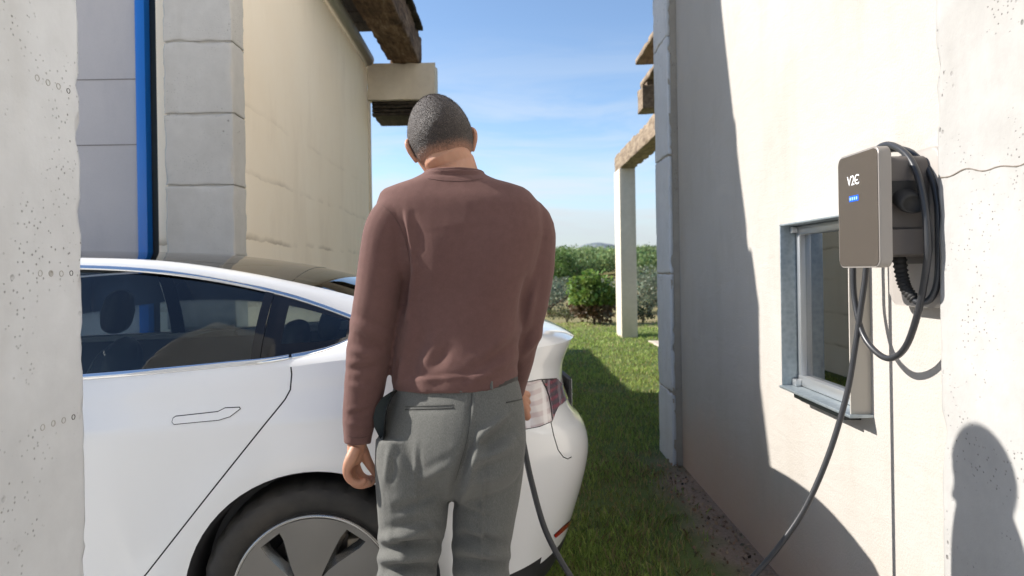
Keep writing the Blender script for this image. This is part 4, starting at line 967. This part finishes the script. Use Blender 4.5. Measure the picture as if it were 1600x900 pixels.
for s_ in (-1, 1):                                           # ears
    pts = [H(s_*.070, .004, 0.008), H(s_*.082, -.006, 0.014), H(s_*.0895, -.014, 0.002), H(s_*.0875, -.011, -0.016), H(s_*.080, -.002, -0.032), H(s_*.073, .006, -0.043)]
    P = smooth_path([list(p) for p in pts], 4); tube(bm, [Vector(p) for p in P], [.0068]*len(P), 10); 
    P = smooth_path([list(H(s_*.074, .004, 0.004)), list(H(s_*.0865, -.006, -0.006)), list(H(s_*.076, .004, -0.028))], 5); tube(bm, [Vector(p) for p in P], [.008]*len(P), 10)
tube(bm, [H(0, -.012, -.02), H(0, -.016, -.060), im(704, 256, 1.768), im(707, 274, 1.762), im(710, 300, 1.755), im(712, 360, 1.75), im(710, 470, 1.75), im(710, 600, 1.75), im(708, 700, 1.75)], [.060, .060, .063, .068, .085, .085, .08, .085, .08], 28)
limb(bm, [(700, 320, 1.75, .06), (620, 345, 1.74, .05), (600, 400, 1.735, .046), (589, 470, 1.74, .043), (576, 550, 1.752, .041), (568, 620, 1.756, .036), (560, 675, 1.748, .027), (558, 693, 1.746, .0245), (557, 705, 1.746, .024)])
limb(bm, [(715, 320, 1.75, .06), (820, 345, 1.75, .05), (828, 410, 1.755, .046), (821, 470, 1.765, .043), (810, 530, 1.80, .041), (803, 575, 1.86, .035), (801, 606, 1.945, .027), (802, 618, 1.965, .026)])
for x in (642, 753): limb(bm, [(690 if x < 700 else 715, 690, 1.75, .055), (x, 740, 1.75, .05), (x, 850, 1.75, .045), (x, 940, 1.75, .042), (x, 1060, 1.755, .040), (x-2, 1150, 1.76, .036), (x-2, 1178, 1.76, .034)])
# left hand, loosely curled, thumb against the forefinger
LH = [[(556, 700, 1.662, .0150), (549, 716, 1.650, .0160), (543, 728, 1.644, .0125), (542, 741, 1.642, .0098), (549, 752, 1.644, .0090), (562, 755, 1.652, .0084), (571, 749, 1.660, .0072)],
      [(556, 699, 1.674, .0155), (550, 716, 1.669, .0165), (545, 729, 1.666, .0125), (546, 745, 1.665, .0100), (556, 757, 1.668, .0092), (570, 758, 1.677, .0086), (578, 751, 1.684, .0074)],
      [(557, 698, 1.686, .0155), (552, 716, 1.690, .0165), (549, 728, 1.689, .0125), (553, 746, 1.689, .0102), (565, 757, 1.692, .0094), (579, 755, 1.699, .0086), (586, 747, 1.704, .0074)],
      [(559, 698, 1.697, .0155), (556, 715, 1.709, .0155), (556, 726, 1.712, .0118), (563, 741, 1.712, .0100), (574, 748, 1.714, .0092), (585, 745, 1.717, .0084), (589, 738, 1.718, .0074)],
      [(561, 696, 1.688, .0180), (567, 707, 1.693, .0165), (573, 718, 1.699, .0130), (580, 730, 1.703, .0106), (585, 738, 1.706, .0090), (585.5, 743, 1.707, .0072)],
      [(557, 697, 1.682, .0200), (556, 706, 1.680, .0205), (555, 716, 1.680, .0200), (553, 724, 1.680, .0150)]]
for ch in LH: limb(bm, [(a, b, c+.063, r) for a, b, c, r in ch], 4, 12)
# right hand closed round the plug handle
RHC = im(806, 634, 2.0)
for i in range(4):
    z = .030-.020*i; c = RHC+Vector((.0, .0, z))
    P = smooth_path([list(im(812, 614, 1.965)), list(c+Vector((.030, -.012, .004))), list(c+Vector((.030, .014, 0))), list(c+Vector((.006, .028, 0))), list(c+Vector((-.020, .018, 0))), list(c+Vector((-.022, .0, 0)))], 4); tube(bm, [Vector(p) for p in P], list(np.linspace(.0135, .008, len(P))), 12)
P = smooth_path([list(im(812, 614, 1.965)), list(RHC+Vector((.004, -.028, .03))), list(RHC+Vector((-.016, -.022, .012))), list(RHC+Vector((-.026, -.004, .006)))], 4); tube(bm, [Vector(p) for p in P], list(np.linspace(.015, .008, len(P))), 12)
me = remesh(bm, .0024, 2, .45)
U(link('body', me, M['skin'], None, True), per)
# ---- cropped hair: shell plus short strands
def hair_ok(d):
    x, y, z = d
    if y < .12: return z > -.40+.10*abs(x)-(.55*max(0, y+.15) if y > -.15 else 0)*-1.2
    return z > .30+.35*(y-.12) 
nu, nv = 160, 110; V = []; idm = {}; F = []; HE = []
def hv(i, j):
    i %= nu
    if (i, j) not in idm:
        th = math.pi*(j+.001)/nv; d = (math.sin(th)*math.cos(2*math.pi*i/nu), math.sin(th)*math.sin(2*math.pi*i/nu), math.cos(th)); p = head_r(d); lim = hair_edge(d)
        o_ = .0005+.0052*max(0, min(1, lim/.16)); nn = mnoise.noise(p*260)*.0009; V.append(H(*(p*(1+(o_+nn)/p.length)))); HE.append(max(0, min(1, lim/.42))); idm[(i, j)] = len(V)-1
    return idm[(i, j)]
def hair_edge(d):
    x, y, z = d; base = -.60+.10*abs(x) if y < -.25 else -.55+.75*(y+.25) if y < .45 else -.035+.9*(y-.45)
    wob = .03*mnoise.noise(Vector((x*9, y*9, z*9))); return z-base+wob
for j in range(0, nv-1):
    for i in range(nu):
        th = math.pi*(j+.5)/nv; d = (math.sin(th)*math.cos(2*math.pi*(i+.5)/nu), math.sin(th)*math.sin(2*math.pi*(i+.5)/nu), math.cos(th))
        if hair_edge(d) > 0: F.append((hv(i, j), hv(i, j+1), hv(i+1, j+1), hv(i+1, j)))
hair = U(np_mesh('hair', np.array([tuple(v) for v in V]), np.array(F), M['hair'], None, True, np.repeat(np.array(HE)[:, None], 3, 1)), per)
SV, SF = [], []
for _ in range(22000):
    d = Vector(rng.normal(size=3)).normalized(); e = hair_edge(d)
    if e < -.015: continue
    if e < .12 and random.random() > .25+e*6: continue
    p = head_r(d); n_ = d.copy(); p = p*(1+.0035*min(1, max(0, e)/.16)/p.length); t_ = (Vector((0, .2, -1))-n_*n_.dot(Vector((0, .2, -1)))); tip = p+n_*(.0045*(.35+min(1, e*5)*.65))+t_*.0028+Vector(rng.normal(size=3))*.0009; s_ = n_.cross(t_)
    if s_.length < 1e-6: continue
    s_ = s_.normalized()*.00055; b = len(SV); SV += [H(*(p-s_)), H(*(p+s_)), H(*tip)]; SF.append((b, b+1, b+2))
st_o = np_mesh('hair_strands', np.array([tuple(v) for v in SV]), np.array(SF), M['strand']); st_o['kind'] = 'stuff'; st_o.parent = hair
# ---- shoes
for x in (635, 756):
    bm = bmesh.new(); c = im(x, 1178, 1.76); c.z = 0
    rr = [(-.085, .034, .05), (-.06, .042, .085), (.0, .043, .10), (.06, .046, .08), (.12, .050, .06), (.17, .045, .048), (.195, .03, .035)]; rings = []
    for y, w, h in rr: rings.append([c+Vector((math.cos(a)*w, y, max(0, h*.5+math.sin(a)*h*.5))) for a in np.linspace(0, 2*math.pi, 18, endpoint=False)])
    loft(bm, rings); U(bm_obj('shoe', bm, M['leather'], smooth=True), per)
# ================================================================== WALL CHARGER
M['bezel'] = plain('charger_bezel', (.30, .275, .25, 1), .38, .35); M['charger_body'] = plain('charger_body', (.115, .10, .09, 1), .5)
M['charger_face'] = plain('charger_gloss_face', (.070, .058, .049, 1), .12, 0, Coat_Weight=1.0, Coat_Roughness=.04); M['charger_plate'] = plain('charger_back_plate', (.36, .33, .30, 1), .55)
M['plug_black'] = plain('socket_black', (.018, .017, .016, 1), .7); M['white_print'] = plain('white_print', (.85, .85, .85, 1), .4)
ch = empty('wall_charger', (1.099, 1.78, 1.29), 'dark glossy wall charging box with V2C lettering beside the small window', 'charger')
def rrect(y0, y1, z0, z1, r, n=6):
    out = []
    for cy, cz, a0 in ((y1-r, z1-r, 0), (y0+r, z1-r, 90), (y0+r, z0+r, 180), (y1-r, z0+r, 270)):
        for i in range(n+1):
            a = rad(a0+90*i/n); out.append((cy+r*math.cos(a), cz+r*math.sin(a)))
    return out
def slab(nm, poly, x0, x1, mat, par, bev=.0, taper=0.0):
    bm = bmesh.new(); a = [bm.verts.new((x0, y, z)) for y, z in poly]; cy = sum(p[0] for p in poly)/len(poly); cz = sum(p[1] for p in poly)/len(poly)
    b = [bm.verts.new((x1, cy+(y-cy)*(1-taper), cz+(z-cz)*(1-taper))) for y, z in poly]; n = len(poly); fa = bm.faces.new(a); fb = bm.faces.new(b[::-1])
    for i in range(n): bm.faces.new((a[i], b[i], b[(i+1) % n], a[(i+1) % n]))
    if bev: bmesh.ops.bevel(bm, geom=list(fa.edges)+list(fb.edges), offset=bev, segments=3, affect='EDGES', profile=.5)
    return U(bm_obj(nm, bm, mat, angle=40), par)
slab('bezel', rrect(1.668, 1.876, 1.292, 1.592, .021), .900, .931, M['bezel'], ch, .003)
slab('front_panel', rrect(1.6725, 1.8715, 1.2965, 1.5875, .0185), .8985, .9005, M['charger_face'], ch)
slab('housing', rrect(1.712, 1.850, 1.318, 1.574, .024), .931, 1.048, M['charger_body'], ch, .004)
slab('back_plate', rrect(1.676, 1.905, 1.188, 1.592, .03), 1.052, 1.0985, M['charger_plate'], ch, .008)
slab('cable_drum', rrect(1.725, 1.845, 1.30, 1.50, .03), 1.0475, 1.0535, M['charger_body'], ch, .001)
# lower console of the housing and the parking socket for the plug
bm = bmesh.new(); pts = [(.934, 1.320), (1.043, 1.320), (1.043, 1.375), (1.030, 1.392), (.934, 1.392)]
a = [bm.verts.new((x, 1.7115, z)) for x, z in pts]; b = [bm.verts.new((x, 1.700, z+(.004 if z < 1.35 else -.006))) for x, z in pts]; bm.faces.new(b)
for i in range(5): bm.faces.new((a[i], a[(i+1) % 5], b[(i+1) % 5], b[i]))
U(bm_obj('console', bm, M['charger_body']), ch)
fl = U(box('socket_flange', (.938, 1.704, 1.452), (1.030, 1.7115, 1.508), M['plug_black'], bevel=.002), ch)
bm = bmesh.new(); oval = lambda s, y, dz=0: [bm.verts.new((.985+.040*s*math.cos(t_), y, 1.462+dz+.030*s*math.sin(t_))) for t_ in np.linspace(0, 2*math.pi, 24, endpoint=False)]
R3 = [oval(.86, 1.704), oval(.90, 1.684, -.010), oval(.84, 1.672, -.014), oval(.66, 1.668, -.016), oval(.60, 1.672, -.016)]
for p, q in zip(R3, R3[1:]):
    for i in range(24): bm.faces.new((p[i], p[(i+1) % 24], q[(i+1) % 24], q[i]))
bm.faces.new(R3[-1]); o = bm_obj('parking_socket', bm, M['plug_black'], smooth=True); U(o, ch)
for x in (.944, 1.022):
    bm = bmesh.new(); lathe(bm, [(.0035, 0), (.0035, .002), (.0001, .0028)], (x, 1.704, 1.500), (0, -1, 0), (1, 0, 0), 10); U(bm_obj('screw', bm, M['alu'], smooth=True), ch)
# lettering and small blue display on the front
def text_mesh(txt, size, nm):
    c = bpy.data.curves.new(nm, 'FONT'); c.body = txt; c.size = size; c.extrude = .0003; c.align_x = 'CENTER'; c.align_y = 'CENTER'; c.space_character = .92
    o = bpy.data.objects.new(nm, c); COL.objects.link(o); dg = bpy.context.evaluated_depsgraph_get(); me = bpy.data.meshes.new_from_object(o.evaluated_get(dg), depsgraph=dg); bpy.data.objects.remove(o); return me
me = text_mesh('V2C', .037, 'lettering'); me.transform(Matrix(((0, 0, -1, .8980), (-1, 0, 0, 1.790), (0, 1, 0, 1.520), (0, 0, 0, 1)))); me.materials.clear(); U(link('lettering', me, M['white_print']), ch)
U(box('lettering_bar', (.8974, 1.7655, 1.5185), (.8982, 1.7785, 1.5215), M['white_print']), ch)
t = NT('blue_display'); t.P(Base_Color=(.0, .03, .2, 1), Emission_Color=(.01, .10, .75, 1), Emission_Strength=.9, Roughness=.2)
dsp = U(box('display', (.8976, 1.765, 1.466), (.8984, 1.812, 1.481), t.m), ch)
led = plain('display_digit', (.3, .5, .9, 1), .4)
for i in range(4): 
    o = box('digit', (.8970, 1.769+.011*i, 1.4695), (.8977, 1.769+.011*i+.006, 1.4775), led); o.parent = dsp; o.matrix_parent_inverse = Matrix.Translation(-Vector(ch.location)) if False else Matrix.Identity(4)
# ================================================================== CHARGING CABLE
M['cable'] = plain('cable_sheath', (.030, .031, .034, 1), .36); 
cb = empty('charging_cable', (1.03, 1.85, 1.05), 'black charging cable looped on the wall charger and drooping across to the car', 'cable')
pts = [(1.000, 1.763, 1.312), (1.000, 1.752, 1.27), (1.000, 1.735, 1.238), (1.010, 1.705, 1.205), (1.030, 1.684, 1.212), (1.042, 1.672, 1.26), (1.046, 1.672, 1.36), (1.048, 1.678, 1.45), (1.050, 1.708, 1.525), (1.052, 1.775, 1.583), (1.046, 1.850, 1.612), (1.036, 1.93, 1.606), (1.030, 1.99, 1.545), (1.026, 2.025, 1.45), (1.022, 2.040, 1.35),
       (1.020, 2.041, 1.288), (1.020, 2.036, 1.20), (1.022, 2.000, 1.105), (1.026, 1.94, 1.056), (1.030, 1.867, 1.042), (1.024, 1.78, 1.085), (1.014, 1.705, 1.185), (1.006, 1.658, 1.29), (1.004, 1.648, 1.36), (1.004, 1.666, 1.475), (1.008, 1.722, 1.565), (1.012, 1.815, 1.617), (1.018, 1.90, 1.615), (1.024, 1.965, 1.55), (1.034, 1.995, 1.44), (1.040, 2.004, 1.34),
       (1.037, 2.004, 1.269), (1.024, 2.007, 1.175), (1.005, 2.011, 1.043), (.981, 2.016, .91), (.932, 2.027, .738), (.869, 2.041, .582), (.797, 2.057, .462), (.724, 2.073, .365), (.63, 2.085, .265), (.52, 2.08, .185), (.41, 2.06, .175), (.30, 2.02, .235), (.21, 1.975, .34), (.151, 1.95, .427), (.085, 1.948, .553), (.045, 1.95, .70), (.024, 1.955, .81), (.012, 1.975, .865), (.008, 2.0, .90)]
bm = bmesh.new(); P = smooth_path(pts, 7); tube(bm, [Vector(p) for p in P], .0086, 14); U(bm_obj('sheath', bm, M['cable'], smooth=True), cb)
bm = bmesh.new(); P = smooth_path([(1.0, 1.763, 1.322), (1.0, 1.752, 1.27), (1.0, 1.735, 1.238), (1.008, 1.712, 1.211)], 12); rr = [.0165-.005*i/len(P)+(.0022 if i % 3 == 0 else -.0012) for i in range(len(P))]; tube(bm, [Vector(p) for p in P], rr, 14); U(bm_obj('strain_relief', bm, M['plug_black'], smooth=True), cb)
bm = bmesh.new(); P = smooth_path([(.012, 1.962, .845), (.009, 1.99, .89), (.006, 2.03, .915), (0, 2.075, .918), (-.006, 2.135, .915)], 5); n_ = len(P); tube(bm, [Vector(p) for p in P], [.013+.013*min(1, i/(n_*.45)) for i in range(n_)], 16); U(bm_obj('plug', bm, M['plug_black'], smooth=True), cb)

# crack and pour joint across the near pier
bm = bmesh.new(); pts = [(PX-.0002, y, 1.505+.006*math.sin(y*21)+.004*math.sin(y*57+1)) for y in np.linspace(1.654, 1.0, 60)]; tube(bm, pts, [.0011+.0008*abs(math.sin(i*1.7)) for i in range(60)], 6); U(bm_obj('pour_joint', bm, plain('joint_brown', (.20, .17, .14, 1), .95)), rb)  # thin brown line laid along the crack
# ================================================================== PLANTS
def leafmat(nm, rough=.5, trans=.35):
    t = NT(nm); a = t.n('ShaderNodeAttribute'); a.attribute_name = 'tint'
    tl_ = t.n('ShaderNodeBsdfTranslucent'); t.set(tl_.inputs['Color'], a.outputs['Color']); ms = t.n('ShaderNodeMixShader'); ms.inputs[0].default_value = trans
    t.P(Base_Color=a.outputs['Color'], Roughness=rough, Specular_IOR_Level=.3); t.set(ms.inputs[1], t.p.outputs[0]); t.set(ms.inputs[2], tl_.outputs[0]); t.set(t.out.inputs['Surface'], ms.outputs[0]); return t.m
M['leaf'] = leafmat('leaf'); M['blade'] = leafmat('grass_blade', .6, .3); M['bark'] = wood('bark', (.05, .035, .025, 1), (.12, .09, .06, 1), (.2, .16, .12, 1))
def leaves(C, size, cols, aspect=.55, out=None, droop=.2):
    """C: centres (n,3); out: outward directions; returns verts, quads, colours"""
    n = len(C); d = rng.normal(size=(n, 3)); d /= np.linalg.norm(d, axis=1, keepdims=True)
    if out is not None: d = d*.75+out*.8
    d[:, 2] -= droop; d /= np.linalg.norm(d, axis=1, keepdims=True); s = np.cross(d, rng.normal(size=(n, 3))); s /= np.linalg.norm(s, axis=1, keepdims=True)
    L_ = (size*rng.uniform(.6, 1.3, n))[:, None]; V = np.stack([C-d*L_*.5, C+s*L_*aspect*.5, C+d*L_*.5, C-s*L_*aspect*.5], 1).reshape(-1, 3)
    F = np.arange(4*n).reshape(-1, 4); return V, F, np.repeat(cols, 4, axis=0)
def crown_pts(n, c, r, lumps, seed, low=1.0):
    rg = np.random.default_rng(seed); L_ = rg.normal(size=(lumps, 3)); L_ /= np.linalg.norm(L_, axis=1, keepdims=True); L_ *= rg.uniform(.35, .78, (lumps, 1)); L_[:, 2] = np.where(L_[:, 2] < -.1, L_[:, 2]*low, L_[:, 2])
    k = rg.integers(0, lumps, n); d = rg.normal(size=(n, 3)); d /= np.linalg.norm(d, axis=1, keepdims=True); rr = rg.uniform(.15, 1, (n, 1))**.5*rg.uniform(.28, .42, (lumps, 1))[k]
    p = L_[k]+d*rr; return np.array(c)+p*np.array(r), d, k
def tint(n, base, var, k=None, lump_var=.25, seed=0):
    rg = np.random.default_rng(seed); b = np.array(base)[None]*(1+rg.normal(0, var, (n, 1)))
    if k is not None: b = b*(1+rg.normal(0, lump_var, k.max()+1)[k])[:, None]
    b[:, 0] *= 1+rg.normal(0, .12, n); return np.clip(b, .004, .6)
def plant(nm, label, cat, base, h, r, n, size, col, seed, lumps=14, trunk=.03, group=None, aspect=.5, col2=None):
    e = empty(nm, base, label, cat, group); bz = Vector(base); c = (base[0], base[1], base[2]+h*.50)
    C, d, k = crown_pts(n, c, (r, r, h*.55), lumps, seed); cols = tint(n, col, .18, k, .22, seed)
    if col2 is not None: lowm = C[:, 2] < base[2]+h*.38; cols[lowm] = tint(lowm.sum(), col2, .25, None, 0, seed+1)
    V, F, K = leaves(C, size, cols, aspect, d); U(np_mesh('crown', V, F, M['leaf'], None, False, K), e)
    bm = bmesh.new(); rg = random.Random(seed)
    for i in range(5):
        a = rg.uniform(0, 6.28); q = Vector((math.cos(a)*r*.55, math.sin(a)*r*.55, h*rg.uniform(.5, .85))); P = smooth_path([tuple(bz+Vector((0, 0, -.1))), tuple(bz+Vector((q.x*.15, q.y*.15, h*.22))), tuple(bz+q*.7), tuple(bz+q)], 4); tube(bm, [Vector(p) for p in P], list(np.linspace(trunk, trunk*.25, len(P))), 7)
    U(bm_obj('trunk', bm, M['bark'], smooth=True), e); return e
zg = lambda x, y: hgt(x, y)
plant('fig_bush', 'bright green large leaved fig bush growing at the far edge of the lawn', 'bush', (1.93, 16.2, -.02), 1.28, .72, 3000, .105, (.17, .26, .05), 3, 30, .02, aspect=.8, col2=(.15, .10, .055))
plant('low_shrub', 'dark low shrub on the grass just right of the concrete post', 'shrub', (3.12, 16.4, 0), .50, .42, 500, .06, (.03, .055, .02), 5, 9, .012)
plant('low_shrub', 'small dull green shrub at the foot of the fig bush', 'shrub', (1.35, 17.0, 0), .38, .5, 500, .06, (.10, .11, .04), 6, 9, .012)
plant('olive_tree', 'grey green olive tree in the field left of the fig bush', 'tree', (1.9, 36, zg(1.9, 36)), 2.1, 2.3, 3600, .16, (.19, .22, .15), 8, 26, .08)
plant('olive_tree', 'grey green olive tree seen right of the concrete post', 'tree', (7.0, 35, zg(7, 35)), 2.3, 2.4, 3600, .16, (.19, .22, .15), 9, 26, .08)
plant('olive_tree', 'pale olive tree partly hidden by the concrete post', 'tree', (5.0, 41, zg(5, 41)), 2.0, 2.0, 3000, .16, (.20, .23, .16), 10, 24, .08)
plant('field_tree', 'round mid green tree standing before the wooded hill beside the man', 'tree', (3.9, 58, zg(3.9, 58)), 4.0, 2.0, 3600, .24, (.11, .18, .045), 12, 26, .12)
plant('field_tree', 'darker green tree just right of the round one before the hill', 'tree', (6.0, 60, zg(6, 60)), 3.0, 1.9, 3200, .24, (.09, .14, .045), 13, 24, .12)
plant('field_tree', 'wide green bush tree on the slope right of the concrete post', 'tree', (11.4, 55, zg(11.4, 55)), 2.4, 3.2, 3000, .26, (.13, .17, .06), 14, 18, .1)
# the wood on the hill: one mass of crowns
FV, FF, FK = [], [], []; off = 0; spots = []
for i in range(3000):
    y = 96+150*random.random()**1.05; x = random.uniform(-.2, .5)*y
    spots.append((x, y))
for i, (x, y) in enumerate(spots):
    q_ = random.random()**2; r = 1.15+1.2*q_+random.uniform(-.2, .3); h = 2.6+2.2*q_+random.uniform(-.3, .6); z = zg(x, y); n = 110; rg_ = np.random.default_rng(i)
    d = rg_.normal(size=(n, 3)); d /= np.linalg.norm(d, axis=1, keepdims=True); d[:, 2] = np.abs(d[:, 2])*1.1-.25; rad_c = rg_.uniform(.55, 1.0, (n, 1))*(1+.25*np.sin(d[:, :1]*5+i)*np.cos(d[:, 1:2]*6))
    C = np.array((x, y, z+h*.45))+d*rad_c*np.array((r, r, h*.6)); base = (.17, .235, .085) if random.random() < .7 else (.22, .29, .105)  # crown greens lightened in place of distance haze
    V, F, K = leaves(C, .42, tint(n, np.array(base)*random.uniform(.75, 1.25), .16, None, 0, i), .8, d, .0); FV.append(V); FF.append(F+off); FK.append(K); off += len(V)
tag(np_mesh('hillside_wood', np.vstack(FV), np.vstack(FF), M['leaf'], None, False, np.vstack(FK)), 'dense green pine wood covering the far hillside', None, kind='stuff')
# far rocky mountain, the blue of distant haze put into its rock colour
def mountain():
    t = NT('hazed_rock'); a = t.noise(.02, 6, .65); m_ = t.P(Base_Color=t.mix(t.rng(a, .4, .62), (.10, .135, .15, 1), (.22, .235, .245, 1)), Roughness=.95)
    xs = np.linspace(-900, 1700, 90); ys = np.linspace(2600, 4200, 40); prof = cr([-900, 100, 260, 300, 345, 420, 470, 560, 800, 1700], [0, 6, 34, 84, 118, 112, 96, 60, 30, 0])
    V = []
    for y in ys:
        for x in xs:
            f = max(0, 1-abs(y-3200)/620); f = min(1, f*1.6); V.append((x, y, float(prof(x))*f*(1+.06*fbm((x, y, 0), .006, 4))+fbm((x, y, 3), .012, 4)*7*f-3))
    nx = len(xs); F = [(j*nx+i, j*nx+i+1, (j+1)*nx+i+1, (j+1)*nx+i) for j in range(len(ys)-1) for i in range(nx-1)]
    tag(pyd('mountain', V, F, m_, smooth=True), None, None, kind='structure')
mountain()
# ---- lawn: blades, thinning to bare soil along the wall
def lawn(n, seed):
    rg = np.random.default_rng(seed); y = 1.9*(16.5/1.9)**rg.uniform(0, 1, n)**.85; x = rg.uniform(-1.0, .26, n)*y*.9+rg.uniform(-.2, .2, n); x = np.clip(x, -6, 4.4)
    keep = ~((x > 1.0) & (y < 4.95)) & ~((x < -1.45) & (y > 3.55) & (y < 12)) & ~(((y < 2.36) | ((x < -.45) & (y < 3.7)))) & ~((x > 2.36) & (y > 10.5) & (y < 12.2))
    nz = np.array([mnoise.noise(Vector((a*1.7, b*1.7, 0)))*.7+mnoise.noise(Vector((a*6, b*6, 4)))*.4 for a, b in zip(x, y)])
    wall = np.where(y < 4.7, np.clip((1.04+nz*.22-x)/.34, .30, 1), 1); keep &= rg.uniform(0, 1, n) < wall*np.clip(.62+nz*.7, .15, 1)
    x, y, nz = x[keep], y[keep], nz[keep]; n = len(x); a = rg.uniform(0, 2*np.pi, n); sc = np.clip(y/4.0, 1, 3.2); h = rg.uniform(.022, .055, n)*(.8+.5*np.clip(nz+.3, 0, 1)); w = .0024*sc*rg.uniform(.7, 1.4, n)
    la = rg.uniform(0, 2*np.pi, n); le = rg.uniform(.1, .9, n)*h; B = np.stack([x, y, np.full(n, -.003)], 1); S = np.stack([np.cos(a)*w, np.sin(a)*w, np.zeros(n)], 1); T = B+np.stack([np.cos(la)*le, np.sin(la)*le, h], 1); Mi = B+np.stack([np.cos(la)*le*.35, np.sin(la)*le*.35, h*.6], 1)
    V = np.stack([B-S, B+S, Mi+S*.8, T, Mi-S*.8], 1).reshape(-1, 3); F = np.arange(5*n).reshape(-1, 5)
    base = np.array([.29, .40, .095]); col = base[None]*(1+rg.normal(0, .25, (n, 1)))*(1+.3*nz[:, None]); yel = np.clip(.5-nz*1.1, 0, 1)[:, None]; col = col*(1-yel*.55)+np.array([.33, .32, .085])*yel*.55; dry = rg.uniform(0, 1, n) < np.clip(.14+.9*np.clip(x-.30, 0, 1)*(y < 4.8)+.25*np.clip(-nz-.05, 0, 1)-nz*.1, .05, .75); col[dry] = np.array([.34, .27, .13])*(1+rg.normal(0, .2, (dry.sum(), 1)))
    return V, F, np.repeat(np.clip(col, .01, .5), 5, axis=0)
V, F, K = lawn(230000, 3); tag(np_mesh('lawn_grass', V, F, M['blade'], None, False, K), 'short shaded lawn grass between the two buildings', None, kind='stuff')
# fallen leaves and crumbs of soil at the foot of the wall
rg = np.random.default_rng(5); n = 420; y = rg.uniform(2.2, 4.6, n); x = 1.085-np.abs(rg.normal(0, .13, n)); C = np.stack([x, y, rg.uniform(.003, .014, n)], 1)
V, F, K = leaves(C, .022, tint(n, (.30, .21, .13), .35), .7); V[:, 2] = np.clip(V[:, 2], .002, .04); tag(np_mesh('leaf_litter', V, F, M['blade'], None, False, K), 'dry brown litter along the foot of the white wall', None, kind='stuff')
